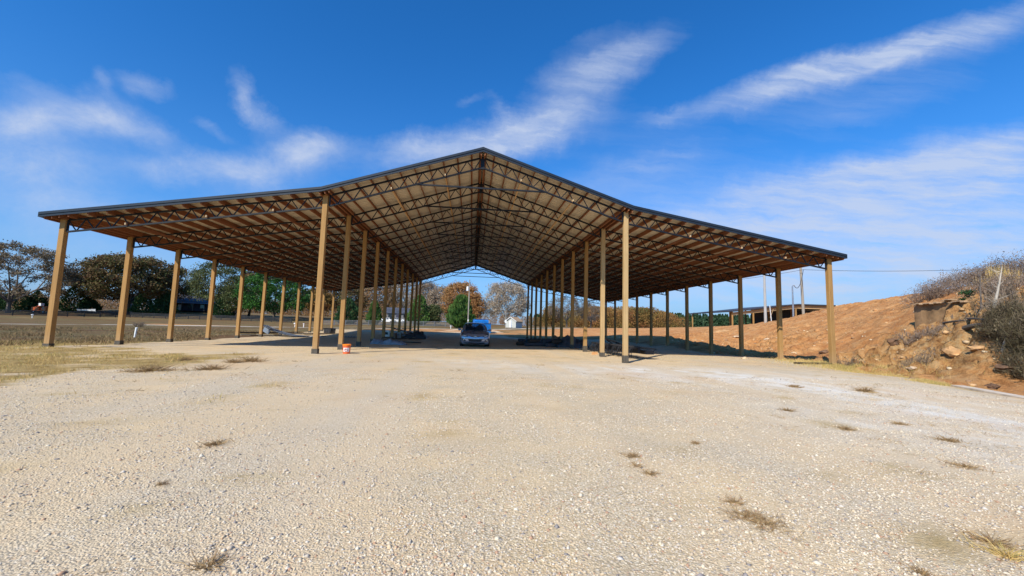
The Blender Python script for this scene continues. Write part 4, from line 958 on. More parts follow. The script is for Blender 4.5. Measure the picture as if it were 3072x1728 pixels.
    def patch(name, pts, mat, off=.012, par=None):
        pts = [Vector((x, 0, z)) for x, z in pts]; cx = sum((p.x for p in pts))/len(pts); cz = sum((p.z for p in pts))/len(pts)
        rings = []
        for k in (1.0, .66, .33, .04):
            ring = []
            m2 = len(pts)*4
            for j in range(m2):
                a_ = pts[j//4]; b_ = pts[(j//4+1) % len(pts)]; t = (j % 4)/4; x = cx+(a_.x+(b_.x-a_.x)*t-cx)*k; z = cz+(a_.z+(b_.z-a_.z)*t-cz)*k
                h_ = bvh.ray_cast(Vector((x, -3, z)), Vector((0, 1, 0))); y = h_[0].y if h_[0] else .4
                ring.append((x, y-off, z))
            rings.append(ring)
        vs_, fs_ = loft(rings); return MB().add(vs_, fs_).build(name, M[mat], par or root, True)
    for s in (-1, 1):
        P2 = lambda q: [(s*x, z) for x, z in q][::1 if s > 0 else -1]
        hl = patch('headlight', P2([(.42, .62), (.56, .56), (.74, .62), (.82, .72), (.80, .80), (.66, .74), (.50, .68)]), 'blackp', .012)
        patch('lens', P2([(.47, .63), (.58, .59), (.72, .64), (.78, .72), (.66, .70), (.54, .67)]), 'lamp', .022, hl)
        fg = patch('fog_light', P2([(.50, .34), (.66, .33), (.78, .42), (.80, .52), (.66, .46)]), 'blackp', .012)
        patch('lens', P2([(.62, .38), (.70, .38), (.72, .44), (.65, .43)]), 'lamp', .02, fg)
    gl = patch('lower_grille', [(-.42, .44), (-.32, .31), (.32, .31), (.42, .44), (.34, .46), (-.34, .46)], 'blackp', .014)
    ug = patch('upper_grille', [(-.36, .655), (-.22, .58), (.22, .58), (.36, .655), (.2, .64), (-.2, .64)], 'blackp', .014)
    patch('grille_bar', [(-.34, .645), (-.2, .605), (.2, .605), (.34, .645), (.2, .618), (-.2, .618)], 'chrome', .024, ug)
    h_ = bvh.ray_cast(Vector((0, -3, .60)), Vector((0, 1, 0)))[0]
    em = MB(); 
    em.tube([(.075*math.cos(t), h_.y-.04, .605+.04*math.sin(t)) for t in np.linspace(0, 2*math.pi, 17)], .008, 5); em.bar((-.035, h_.y-.04, .58), (-.022, h_.y-.04, .63), .012, .012); em.bar((.022, h_.y-.04, .58), (.035, h_.y-.04, .63), .012, .012); em.bar((-.026, h_.y-.04, .6), (.028, h_.y-.04, .61), .012, .012)
    em.build('emblem', M['chrome'], root)
    patch('bumper_lip', [(-.62, .235), (-.5, .20), (.5, .20), (.62, .235), (.5, .25), (-.5, .25)], 'blackp', .016)
    for s in (-1, 1):
        sb = MB().box((s*.36, 2.45, .72), (.5, .5, .3)).box((s*.36, 2.72, .95), (.46, .14, .55), 0, 0, -.2).box((s*.36, 2.82, 1.24), (.24, .1, .16)); sb.build('seat', M['seat'], root)
        MB().bar((s*.1-.0, 1.38, .995), (s*.1+.5, 1.36, .985), .02, .015).build('wiper', M['blackp'], root)
    MB().box((0, 3.3, .72), (1.3, .5, .3)).box((0, 3.55, .96), (1.25, .12, .4)).build('rear_seat', M['seat'], root)
    MB().tube([(-.36+.18*math.cos(t), 1.95+.05*math.sin(t), .98+.17*math.sin(t)) for t in np.linspace(0, 6.283, 17)], .014, 6).build('steering_wheel', M['blackp'], root)
    MB().box((0, 1.5, .87), (1.3, .6, .1)).build('dashboard', M['blackp'], root)
    return root
q = atd(1424.5, 1044, 24.3); sedan('sedan_car', (q[0], q[1]-.2, float(hgt(q[0], q[1]))), math.radians(1.0), 'silver grey sedan facing out from the middle of the barn in its shade', 'carpaint')
for i, (px, d, rz, lb) in enumerate([(1160, 128, 1.4, 'white car parked nearest the dark evergreen by the grey house'), (1185, 127, 1.2, 'white car parked in the middle of the row by the grey house'), (1222, 128, 1.7, 'white car parked at the right end of the row by the grey house')]):
    sedan('parked_car', place(px, 961, d), rz, lb, 'white', 'white cars parked by the grey house', False)
# orange service truck
t = empty('bucket_truck', place(123, 932, 116), math.radians(80), 'bright orange work truck with a white box parked behind the black fence', 'truck'); t.scale = (.72, .72, .72)
MB().box((0, 0, .95), (2.0, 6.2, .5)).build('chassis', M['orangeveh'], t)
cb = MB(); cb.add([(-.95, -3.1, 1.2), (.95, -3.1, 1.2), (.95, -1.2, 1.2), (-.95, -1.2, 1.2), (-.95, -3.1, 1.75), (.95, -3.1, 1.75), (.9, -2.5, 2.5), (-.9, -2.5, 2.5), (.9, -1.3, 2.55), (-.9, -1.3, 2.55)], [(0, 1, 5, 4), (4, 5, 6, 7), (7, 6, 8, 9), (1, 2, 8, 6, 5), (0, 4, 7, 9, 3), (2, 3, 9, 8), (3, 2, 1, 0)]); cb.build('cab', M['orangeveh'], t)
MB().box((-.94, -1.9, 2.05), (.06, .9, .5)).box((.94, -1.9, 2.05), (.06, .9, .5)).build('window', M['glassdark'], t)
MB().box((0, 1.4, 1.75), (2.05, 3.0, 1.1)).build('body_box', M['orangeveh'], t)
MB().box((0, .2, 3.35), (1.1, 1.0, 1.0)).build('lift_bucket', M['white'], t)
MB().bar((0, 2.7, 2.3), (0, .4, 3.0), .3, .3).build('boom', M['orangeveh'], t)
for s in (-1, 1):
    for y in (-2.2, 1.9): w_ = MB().tube([(s*.72, y, .5), (s*1.0, y, .5)], .5, 18).build('wheel', M['tyre'], t, True); MB().tube([(s*.98, y, .5), (s*1.02, y, .5)], .24, 12).build('rim', M['white'], w_, True)
t = empty('boat_trailer', place(262, 930, 122), math.radians(78), 'low white boat on a dark trailer right of the pointed cedar', 'boat')
hs_ = []
for y, w_, z in ((-2.8, .1, 1.35), (-2.2, .5, 1.3), (-1, .85, 1.2), (1, .95, 1.15), (2.6, .85, 1.15)): hs_.append([(-w_, y, z), (-w_*.8, y, .75), (0, y, .55), (w_*.8, y, .75), (w_, y, z)])
vs, fs = loft(hs_); MB().add(vs, fs+[(20, 21, 22, 23, 24)]).build('hull', M['white'], t)
MB().box((0, .6, .5), (1.6, 5.6, .1)).bar((0, -2.2, .5), (0, -4.4, .45), .1, .1).build('trailer_frame', M['blackp'], t)
for s in (-1, 1): MB().tube([(s*.85, .8, .35), (s*1.05, .8, .35)], .35, 16).build('wheel', M['tyre'], t, True)
MB().box((0, 2.9, 1.1), (.45, .35, 1.1)).build('outboard_motor', M['blackp'], t)
t = empty('storage_tank', place(386, 935, 138), 0, 'pale rounded tank half hidden behind the second left post', 'tank')
MB().lathe([(.1, 0), (1.15, .0), (1.2, .3), (1.2, 1.7), (.9, 2.1), (.3, 2.3), (.2, 2.35)], 20).build('shell', M['creamwall'], t, True); MB().lathe([(.22, 2.3), (.22, 2.42)], 12).build('lid', M['blackp'], t)
# blue dumpster
q = atd(1441, 990, 57.5); dz0 = float(hgt(q[0], q[1])); t = empty('dumpster', (q[0], q[1], dz0), math.radians(8), 'bright blue metal dumpster with a stepped front behind the silver sedan', 'dumpster')
mb = MB(); prof = [(-.85, .15), (-.95, 1.55), (-.75, 1.72), (.9, 1.72), (.9, .15)]
vs = [(x, y, z) for x in (-.95, .95) for y, z in prof]; n = 5
mb.add(vs, [tuple(range(5)), tuple(reversed(range(5, 10)))]+[(i, i+5, (i+1) % 5+5, (i+1) % 5) for i in range(5)]); mb.build('bin', M['blue'], t)
for x in (-.99, .99): MB().box((x, 0, .95), (.07, 1.9, .22)).build('fork_pocket', M['blue'], t)
for x in (-.6, 0, .6): MB().box((x, -.93, .85), (.07, .06, 1.25)).build('rib', M['blue'], t)
for x in (-.47, .47): MB().box((x, .05, 1.77), (.9, 1.72, .06), 0, 0, math.radians(2)).build('lid', M['blue_dark'], t)
q2 = atd(1458, 995, 55.5); t = empty('dumpster', (q2[0], q2[1], float(hgt(q2[0], q2[1]))), math.radians(20), 'smaller blue bin in front of the right side of the big dumpster', 'dumpster')
MB().box((0, 0, .68), (1.0, .9, 1.2)).build('bin', M['blue'], t); MB().box((0, 0, 1.32), (1.06, .96, .07)).build('lid', M['blue_dark'], t)
for x in (-.4, .4): MB().tube([(x-.04, -.3, .08), (x+.04, -.3, .08)], .08, 10).build('wheel', M['tyre'], t)

# ------------------------------------------------------------------ things under and around the barn
def gpt(px, py, z=None):
    """where the line of sight meets the terrain"""
    v = ray(px, py); d = 1.5; prev = None
    while d < 140:
        q = CAM+v*d; h = float(hgt(q[0], q[1]))
        if q[2] <= h: return np.array([q[0], q[1], h]), d
        d *= 1.006
    return np.array([q[0], q[1], h]), d
# orange bucket
p, d = gpt(1039, 1061); t = empty('bucket', tuple(p), math.radians(12), 'orange plastic bucket with a lid beside the front inner left post', 'bucket')
MB().lathe([(.128, 0), (.132, .01), (.150, .30), (.157, .30), (.157, .315), (.150, .318), (.151, .335)], 28).build('body', M['orange'], t, True)
MB().lathe([(.160, .318), (.164, .325), (.164, .362), (.150, .372), (.142, .362)], 28).build('lid', M['orange_lid'], t, True)
lb = MB(); vs = []
for j in range(15):
    a = -math.pi/2-.85+1.7*j/14
    for z in (.075, .235): r = .129+.0727*z/1.0*.9+.0035; vs.append((r*math.cos(a), r*math.sin(a), z))
lb.add(vs, [(2*i, 2*i+2, 2*i+3, 2*i+1) for i in range(14)]); lab_ = lb.build('label', M['white'], t, True)
mk = MB()
for (a, z, w_, h_) in [(-1.9, .18, .05, .05), (-1.95, .13, .03, .03), (-1.45, .17, .02, .07), (-1.3, .19, .03, .02), (-1.25, .13, .04, .02), (-1.6, .10, .12, .012)]:
    r = .147; mk.box((r*math.cos(a), r*math.sin(a), z), (w_, .003, h_), a+math.pi/2)
mk.build('printed_mark', simple('red_print', (.42, .05, .06), .6), lab_)
hd = MB().tube([(.158*math.cos(t_), .158*math.sin(t_), .29-.10*abs(math.sin(t_))) for t_ in np.linspace(math.pi, 2*math.pi, 15)], .003, 5); hd.build('handle', M['alum'], t)
# lumber and flashing under the left lean-to
p0 = np.array(atd(735, 1000, 31)); rng = random.Random(5)
def board(p, q, w_, h_, mat, name, label, cat, group=None, zl=0.0):
    p = np.array(p, float); q = np.array(q, float); c = (p+q)/2; L = np.linalg.norm((q-p)[:2]); z = max(float(hgt(p[0], p[1])), float(hgt(q[0], q[1])), float(hgt(c[0], c[1])))+zl+h_/2+.004
    o = MB().box((0, 0, 0), (L, w_, h_)).build(name, M[mat], None); o.location = (c[0], c[1], z); o.rotation_euler = (0, 0, math.atan2(q[1]-p[1], q[0]-p[0])); tag(o, label, cat, group); return o
LB = [(715, 1004, 880, 1000, .24, .09, 'darkwood', 0, 'longest dark beam at the back of the left lumber heap'), (722, 1008, 830, 1006, .2, .05, 'greywood', 0, 'grey board in front of the longest dark beam'), (750, 1011, 905, 1008, .2, .05, 'darkwood', 0, 'dark board at the front edge of the left lumber heap'),
      (770, 1008, 900, 1011, .14, .04, 'greywood', .06, 'pale board lying across the front of the left lumber heap'), (845, 1007, 985, 1001, .22, .06, 'greywood', 0, 'grey board running right towards the dark totes'), (860, 1002, 960, 1003, .3, .08, 'darkwood', 0, 'short thick dark beam left of the totes'),
      (905, 1005, 1003, 1002, .2, .05, 'greywood', .0, 'flat tan board nearest the dark totes')]
for a in LB:
    A_, _ = gpt(a[0], a[1]); B_, _ = gpt(a[2], a[3]); board(A_, B_, a[4], a[5], a[6], 'plank', a[8], 'board', 'boards in the left lumber heap', a[7])
q, _ = gpt(800, 1009); fl_ = empty('flashing_bundle', tuple(q), math.radians(-4), 'curved bundle of black and silver metal flashing tipped up on the left lumber heap', 'metal flashing')
for i in range(7):
    mb = MB(); pts = []; s = i/6
    for k in range(15):
        u_ = k/14; pts.append((-.35+u_*3.0+s*.25, s*.42-.2+u_*s*.5-u_*.1, .06+(1-u_)**2.1*(.80-s*.10)+.02*s))
    for a_, b_ in zip(pts[:-1], pts[1:]): mb.bar(a_, b_, .11, .035)
    mb.build('strip', M['alum'] if i in (1, 4, 6) else M['blackp'], fl_)
MB().box((.1, -.26, .42), (.5, .02, .34), 0, .5).build('end_plate', M['alum'], fl_)
for i in range(5):
    a = gpt(850+i*13, 1012-i*1.2)[0]; b_ = a+np.array([1.3+.2*i, 1.0-.4*i, 0]); board(a, b_, .06, .03, 'white' if i % 2 else 'darkwood', 'metal_strip', ['short black strip at the left of the scattered strips', 'first thin white strip beside the curved flashing', 'black strip lying between two white ones', 'second thin white strip further right', 'last black strip of the scattered strips'][i], 'metal strip', 'thin strips scattered by the flashing')
for i, (px, w_, lb_) in enumerate([(982, .62, 'wide dark grey plastic tote under the left lean-to'), (998, .42, 'narrow dark grey plastic tote right of the wide one')]):
    p, d = gpt(px, 1001); t = empty('plastic_tote', tuple(p), .15+.3*i, lb_, 'tote')
    mb = MB(); vs = [(x*w_/2*k, y*.24*k, z) for z, k in ((0, .85), (.45, 1.0)) for x, y in ((-1, -1), (1, -1), (1, 1), (-1, 1))]
    mb.add(vs, [(0, 3, 2, 1), (0, 1, 5, 4), (1, 2, 6, 5), (2, 3, 7, 6), (3, 0, 4, 7), (4, 5, 6, 7)]).build('body', M['crate'], t); MB().box((0, 0, .475), (w_+.06, .54, .05)).build('lid', M['blackp'], t)
    for k in range(3): MB().box((-w_*.3+k*w_*.3, -.235, .25), (.03, .03, .3)).build('rib', M['crate'], t)
p, d = gpt(1050, 1012); t = empty('corrugated_sheet', tuple(p+np.array([0, 0, .01])), .25, 'small dark corrugated sheet lying flat in the barn shade', 'metal sheet')
mb = MB()
for k in range(6): mb.box((-.5+k*.2, 0, .03), (.1, .75, .05)).box((-.4+k*.2, 0, .015), (.1, .75, .02))
mb.build('sheet', M['roofgrey'], t)
def crumple(name, c, sx, sy, h, mat, seed, label, cat, rz=0.0, sharp=.5):
    n, m_ = 34, 22; vs = []; fs = []
    for j in range(m_):
        for i in range(n):
            u_, v_ = i/(n-1)*2-1, j/(m_-1)*2-1; r = max(0, 1-abs(u_)**2.6)*max(0, 1-abs(v_)**2.6); x = u_*sx/2; y = v_*sy/2
            k = float(fbm(np.array([x*2.2+seed*7.]), np.array([y*2.2+seed*3.]), 4)[0]); k2 = float(fbm(np.array([x*6+seed]), np.array([y*6.+seed]), 3)[0])
            vs.append((x+(k2-.5)*.14, y+(k-.5)*.14, h*r**.5*(.25+1.25*abs(k-.5)*2*sharp+.6*k)+(k2-.5)*.09*r-.02))
    for j in range(m_-1):
        for i in range(n-1): a = j*n+i; fs.append((a, a+1, a+n+1, a+n))
    o = MB().add(vs, fs).build(name, M[mat], None, True); o.location = (c[0], c[1], float(hgt(c[0], c[1]))); o.rotation_euler = (0, 0, rz); tag(o, label, cat); return o
c = gpt(1132, 1032)[0]; crumple('tarp_heap', c, .75, .7, .52, 'tarp', 1, 'crumpled grey tarp bundle just right of an inner left post', 'tarp')
c = gpt(1180, 1034)[0]; crumple('tarp_heap', c, 1.5, .7, .42, 'tarp', 2, 'long pale plastic tarp sprawled in front of the inner left heap', 'tarp', -.15)
c = gpt(1150, 1029)[0]; t = empty('cardboard_box', tuple(c+np.array([.1, .3, 0])), .2, 'brown cardboard box between the two grey tarps', 'box')
MB().box((0, 0, .17), (.55, .4, .34)).build('carton', M['tarp_brown'], t); MB().box((0, -.24, .35), (.5, .16, .01), 0, 0, -.5).build('flap', M['tarp_brown'], t)
for i, (px, py, w_, h_, mt_, lb_) in enumerate([(1162, 1014, .5, .62, 'white', 'tall white carton at the left end of the inner left heap'), (1180, 1015, .42, .42, 'tarp_brown', 'brown carton beside the tall white one'), (1194, 1014, .5, .46, 'creamwall', 'pale square carton under the black panels'), (1212, 1014, .55, .36, 'tarp_brown', 'low brown carton at the right of the inner left heap'), (1225, 1012, .36, .55, 'creamwall', 'narrow pale carton against a post in the inner left heap')]):
    c, d = gpt(px, py); t = empty('carton', tuple(c), .1*i-.2, lb_, 'box'); MB().box((0, 0, h_/2), (w_, .45, h_)).build('side', M[mt_], t); MB().box((0, 0, h_+.004), (w_+.01, .06, .008)).box((0, -.229, h_*.6), (w_*.5, .006, h_*.3)).build('tape', M['blackp'] if i == 0 else M['tarp'], t)
def panel(px, py, dz_, w_, l_, rz, ry, mat, label, name='black_panel', cat='panel', thick=.03):
    c, d = gpt(px, py); o = MB().box((0, 0, 0), (w_, l_, thick)).box((-w_*.48, 0, .02), (.05, l_, .05)).box((w_*.48, 0, .02), (.05, l_, .05)).build(name, M[mat], None)
    o.location = (c[0], c[1], c[2]+dz_); o.rotation_euler = (0, ry, rz); tag(o, label, cat, 'panels thrown on the inner left heap'); return o
panel(1180, 1012, .78, 1.5, 1.0, .1, .10, 'blackp', 'black panel lying across the tops of the white cartons'); panel(1203, 1013, .60, 1.5, .9, -.2, .18, 'tarp_dark', 'second black panel sloping down to the right'); panel(1222, 1010, .70, .8, .5, .3, -.1, 'crate', 'small dark grey panel on the right end of the heap')
for i, (a0, a1, b0, b1, mt_, lb_) in enumerate([(1175, 1021, 1240, 1016, 'darkwood', 'dark board under the front of the inner left heap'), (1195, 1027, 1262, 1030, 'darkwood', 'dark board angled out towards the car'), (1240, 1016, 1285, 1012, 'greywood', 'pale board end sticking out right of the inner left heap'), (1228, 1020, 1275, 1018, 'darkwood', 'long dark board low at the right of the inner left heap')]):
    board(gpt(a0, a1)[0], gpt(b0, b1)[0], .16, .06, mt_, 'plank', lb_, 'board', 'boards by the inner left heap')
c = gpt(1247, 1015)[0]; crumple('tarp_heap', c, 1.9, 1.2, .75, 'tarp_dark', 4, 'black crumpled plastic at the foot of the last inner left posts', 'tarp')
board(gpt(1110, 1046)[0], gpt(1194, 1045)[0], .14, .04, 'greywood', 'plank', 'thin pale board lying on the sunlit gravel at the edge of the shade', 'board')
# inner right: rolled pipes, plastic, tined rake
cc = gpt(1650, 1038)[0]
rng = random.Random(3)
for i in range(13):
    x = cc[0]-1.25+(i % 7)*.42+rng.uniform(-.06, .06); y = cc[1]-.3+rng.uniform(-.4, .5); z = float(hgt(x, y))+(.12 if i < 7 else .33)
    r = rng.uniform(.10, .15); a = .5+rng.uniform(-.25, .25); L = rng.uniform(.9, 1.4)
    o = MB().tube([(-L*math.cos(a), -L*math.sin(a), 0), (0, 0, .015), (L*math.cos(a), L*math.sin(a), 0)], [r, r*1.02, r], 10).build('rolled_liner', M['tarp_dark'] if i % 3 else M['darkwood'], None, True)
    o.location = (x, y, z); tag(o, 'dark rolled plastic liner in the heap under the inner right posts', 'roll', 'dark rolls heaped under the inner right posts')
c = gpt(1712, 1042)[0]; crumple('tarp_heap', c, 2.2, 1.4, .75, 'tarp_dark', 6, 'large black crumpled plastic behind the third inner right post', 'tarp', .1)
c = gpt(1678, 1036)[0]; t = empty('cable_drum', tuple(c+np.array([0, .5, 0])), .4, 'dark brown wooden drum in the middle of the inner right heap', 'drum')
MB().tube([(-.25, 0, .34), (.25, 0, .34)], .22, 16).build('core', M['darkwood'], t, True)
for x in (-.28, .28): MB().tube([(x-.02, 0, .34), (x+.02, 0, .34)], .36, 20).build('flange', M['tarp_brown'], t, True)
# rake
M['rusty'] = simple('worn_tine_steel', (.035, .035, .04), .6, .3, var=.5)
ra_ = np.array([7.45, 18.1]); rb_ = np.array([6.95, 23.0])
t = empty('tined_rake', (7.25, 20.3, float(hgt(7.25, 20.3))), 0, 'long black farm rake with curved steel tines beside the front inner right posts', 'farm rake')
def rp(s, off=0, z=0): q = ra_+(rb_-ra_)*s; return (q[0]+off-7.25, q[1]-20.3, z)
MB().bar(rp(0, 0, .56), rp(1, 0, .56), .07, .07).bar(rp(0, .55, .50), rp(1, .55, .50), .08, .08).bar(rp(0, 1.0, .46), rp(1, 1.0, .46), .06, .06).build('frame', M['rusty'], t)
mb = MB()
for k in range(9): mb.bar(rp(k/8, 0, .57), rp(k/8, 1.02, .48), .05, .05)
mb.build('cross_bar', M['steel'], t)
tb = MB()
for k in range(12): tb.bar(rp(k/12, .22, .40), rp((k+1)/12+.002, .22, .40+.03*(k % 2)), .10, .24)
tb.build('seed_box', M['steel'], t)
tb = MB().bar(rp(.01, .75, .31), rp(.99, .75, .31), .4, .16); tb.build('bed_panel', M['steel'], t)
for k in range(46):
    s = (k+.5)/46; j = .04*math.sin(k*5.1); mb = MB().tube([rp(s, 0, .54), rp(s+.006, -.05+j, .42), rp(s+.012, -.08+j, .28), rp(s+.022, -.05+j, .12), rp(s+.03, .0+j, .02)], [.013, .013, .012, .011, .008], 6); mb.build('tine', M['rusty'] if k % 3 else M['steel'], t, True)
MB().bar(rp(.55, .9, .5), rp(.98, .5, .85), .07, .07).bar(rp(.98, .5, .85), rp(.92, .45, 1.0), .05, .05).bar(rp(.8, .8, .5), rp(.9, .55, .8), .05, .05).build('lift_arm', M['blackp'], t)
p, d = gpt(1784, 1064); t = MB().box((0, 0, .055), (.26, .16, .12), .2).box((0.02, 0.01, .118), (.2, .12, .02), .25).build('concrete_block', M['brick'], None); t.location = tuple(p); tag(t, 'orange block lying in front of the rake between two inner right posts', 'block')
# pvc pipe, marker posts
p, d = gpt(404, 1012); t = empty('standpipe', tuple(p), 0, 'short white plastic pipe standing in the grass left of the third left post', 'pipe')
MB().tube([(0, 0, -.1), (.02, 0, .3), (.05, 0, .56)], .057, 16).build('pipe', M['pvc'], t, True); MB().tube([(.05, 0, .54), (.054, 0, .585), (.056, 0, .61)], [.07, .07, .05], 16).build('cap', M['pvc'], t, True)
for px, py, d, s, lb_ in [(885, 973, 78, .45, 'small round white marker at the end of the black fence'), (911, 977, 78, .30, 'short white marker post right of the round one'), (98, 940, 96, .45, 'white marker below the orange truck'), (1352, 986, 84, .35, 'white marker at the end of the grey fence')]:
    l = place(px, py, d); t = empty('marker_post', l, 0, lb_, 'marker'); MB().box((0, 0, .3), (.10, .10, .6)).build('post', M['white'], t); MB().lathe([(.02, 0), (s/2, .1), (s/2, s*.6), (.05, s*.75)], 12, (0, 0, .55)).build('cap', M['white'], t, True)
# long black pipe and a pale kerb slab beside the mound
board(gpt(2385, 1092)[0], gpt(2492, 1096)[0], .16, .07, 'darkwood', 'plank', 'long black board on the soil at the foot of the right corner post', 'board')
a = gpt(2872, 1160)[0]; b_ = gpt(3110, 1203)[0]; board(a, b_, .30, .07, 'dustslab', 'kerb_slab', 'long pale concrete strip at the gravel edge by the right border', 'kerb', None, -.035)
# retaining wall on the bank
A_ = np.array(atd(2763, 935, 21.2)); B_ = np.array(atd(2925, 930, 18.6)); zt_ = CAM[2]+(hor(2763)-915)/F*21.2
vs = []; fs = []; nseg = 14
for i in range(nseg+1):
    s = i/nseg; q = A_+(B_-A_)*s; jz = .03*math.sin(i*2.3)+(.10 if 8 <= i <= 9 else 0)
    for dy_, z in ((0, zt_-1.5), (.02*math.sin(i*4), zt_+jz), (.45, zt_+jz+.02), (.45, zt_-1.5)): vs.append((q[0]+dy_*.3, q[1]+dy_, z))
for i in range(nseg):
    for k in range(4): a = i*4+k; b2 = i*4+(k+1) % 4; fs.append((a, a+4, b2+4, b2))
fs += [(0, 1, 2, 3), tuple(reversed([nseg*4+k for k in range(4)]))]
t = MB().add(vs, fs).build('retaining_wall', M['concrete'], None); tag(t, 'brown stained concrete wall set into the top of the bank', 'wall')
MB().add([(v[0], v[1]-.03 if i % 4 in (0, 1) else v[1]+.02, v[2]) for i, v in enumerate([(*(A_+(B_-A_)*s)[:2], 0) for s in (0, 1)])], [])
cp = MB()
for i in range(nseg):
    q = A_+(B_-A_)*(i+.5)/nseg; cp.box((q[0]+.06, q[1]+.24, zt_+.035+.03*math.sin(i*2.3)+(.10 if 8 <= i <= 9 else 0)), (np.linalg.norm(B_-A_)/nseg+.01, .44, .04), math.atan2(B_[1]-A_[1], B_[0]-A_[0]))
cp.build('coping', M['cope'], t)
# ------------------------------------------------------------------ rocks
ICO_V = []; _ph = (1+5**.5)/2
for a in (-1, 1):
    for b_ in (-_ph, _ph): ICO_V += [(0, a, b_), (a, b_, 0), (b_, 0, a)]
ICO_V = np.array(ICO_V)/math.hypot(1, _ph)
def hull_faces(V):
    F_ = []
    for i in range(len(V)):
        for j in range(i+1, len(V)):
            for k in range(j+1, len(V)):
                n = np.cross(V[j]-V[i], V[k]-V[i]); dd = (V-V[i])@n
                if (dd > 1e-6).sum() == 0: F_.append((i, j, k))
                elif (dd < -1e-6).sum() == 0: F_.append((i, k, j))
    return np.array(F_)
ICO_F = hull_faces(ICO_V); OCT_V = np.array([(1, 0, 0), (-1, 0, 0), (0, 1, 0), (0, -1, 0), (0, 0, 1), (0, 0, -1)], float); OCT_F = hull_faces(OCT_V)
def stones(name, P_, S_, mat, seed, base='oct', sq=.6):
    rs = np.random.RandomState(seed); BV, BF = (OCT_V, OCT_F) if base == 'oct' else (ICO_V, ICO_F); n = len(P_); k = len(BV)
    V = BV[None]*rs.uniform(.6, 1.25, (n, k, 1)); V = V*(S_[:, None, None]*np.stack([rs.uniform(.7, 1.3, n), rs.uniform(.7, 1.3, n), rs.uniform(.4, .8, n)*sq/.6], 1)[:, None, :])
    a = rs.uniform(0, 6.28, n); ca, sa = np.cos(a)[:, None], np.sin(a)[:, None]; X = V[..., 0]*ca-V[..., 1]*sa; Y = V[..., 0]*sa+V[..., 1]*ca
    V = np.stack([X, Y, V[..., 2]], -1)+P_[:, None, :]; Fc = (np.arange(n)[:, None, None]*k+BF[None]).reshape(-1, 3)
    return mesh_np(name, V.reshape(-1, 3), Fc, mat)
def stonemat(name, cols):
    mt, g, b = new_mat(name); r = N(g.nt, 'ShaderNodeNewGeometry').outputs['Random Per Island']
    g.put(b.inputs['Base Color'], g.ramp(r, [(i/(len(cols)), q) for i, q in enumerate(cols)], 'CONSTANT')); b.inputs['Roughness'].default_value = .9; b.inputs['Specular IOR Level'].default_value = .15; return mt
M['stones'] = stonemat('gravel_stone_mix', [(.58, .46, .31), (.64, .53, .37), (.48, .39, .28), (.68, .58, .42), (.60, .47, .31), (.40, .34, .27), (.62, .51, .36), (.70, .62, .48), (.54, .42, .29), (.62, .55, .46), (.58, .48, .36), (.66, .56, .42), (.50, .43, .34), (.46, .28, .18), (.68, .58, .44), (.28, .25, .23), (.52, .44, .35)])
M['rubble'] = stonemat('rubble_mix', [(.50, .26, .11), (.58, .36, .18), (.58, .42, .25), (.40, .21, .10), (.58, .46, .30), (.48, .30, .15), (.30, .18, .10)])
rs = np.random.RandomState(5)
n = 150000; y = 1.15*np.exp(rs.rand(n)*math.log(11/1.15)); x = rs.uniform(-1.35, 1.6, n)*y+.3*rs.normal(size=n)
keep = (fbm(x*1.3, y*1.3, 4)+.12*rs.normal(size=n) > .40) & (x < 12); gm = np.array(masks(x, y)[0]); keep &= gm > .5; x, y = x[keep], y[keep]
S_ = rs.lognormal(math.log(.0056), .36, len(x))*(1+.07*y); S_ = np.clip(S_, .003, .024); o = stones('gravel_stones', np.stack([x, y, hgt(x, y)+S_*.12], 1), S_, M['stones'], 6); tag(o, 'loose mixed tan, white and grey stones strewn over the gravel lot', 'stones', None, 'stuff')
# rubble along the bank
n = 5200; x = rs.uniform(14, 34, n); y = rs.uniform(6, 40, n); mk_ = np.array(masks(x, y)[4]); ra_, rb2 = rockw(x, y)
pr = (.10+.9*rb2+.55*ra_+.25*sstep(fbm(x*.6, y*.6, 3), .5, .62))*mk_; keep = rs.rand(n) < pr; x, y = x[keep], y[keep]
S_ = np.clip(rs.lognormal(math.log(.045), .65, len(x)), .015, .26); o = stones('rubble', np.stack([x, y, hgt(x, y)-S_*.05], 1), S_, M['rubble'], 7, 'ico'); tag(o, 'broken orange and pale rubble strewn over the dirt bank', 'rubble', None, 'stuff')
def rock(px, py, s, mat, label, sq=(1, 1, .7), seed=0, dd=None):
    if dd: q = atd(px, py, dd); p = np.array([q[0], q[1], float(hgt(q[0], q[1]))])
    else: p, _ = gpt(px, py)
    rs = np.random.RandomState(seed); V = ICO_V*rs.uniform(.65, 1.2, (12, 1))*np.array(sq)*s*.85
    # one subdivision with jitter for an irregular faceted outline
    vs = [tuple(v) for v in V]; fs = []; cache = {}
    def midp(a, b_):
        k = (min(a, b_), max(a, b_))
        if k not in cache: m2 = (np.array(vs[a])+np.array(vs[b_]))/2*1.02+rs.normal(size=3)*s*.12; cache[k] = len(vs); vs.append(tuple(m2))
        return cache[k]
    for a, b_, c in ICO_F: ab, bc, ca = midp(a, b_), midp(b_, c), midp(c, a); fs += [(a, ab, ca), (ab, b_, bc), (ca, bc, c), (ab, bc, ca)]
    o = MB().add(vs, fs).build('rock', M[mat], None); o.location = (p[0], p[1], p[2]+s*sq[2]*.45); o.rotation_euler = (0, 0, seed*1.3); tag(o, label, 'rock'); return o
rock(2727, 908, .26, 'rock', 'lone orange boulder on the skyline of the dirt mound', (1.1, 1, .9), 1)
rock(3022, 1125, .30, 'rockdark', 'dark brown rock on the soil near the right edge', (1.3, 1, .6), 2)
rock(2980, 1165, .22, 'rockdark', 'rust coloured clod below the dark brown rock', (1.4, 1, .45), 3)
rock(2235, 1077, .15, 'rockpale', 'pale stone at the foot of the third right post', (1.7, 1, .5), 4)
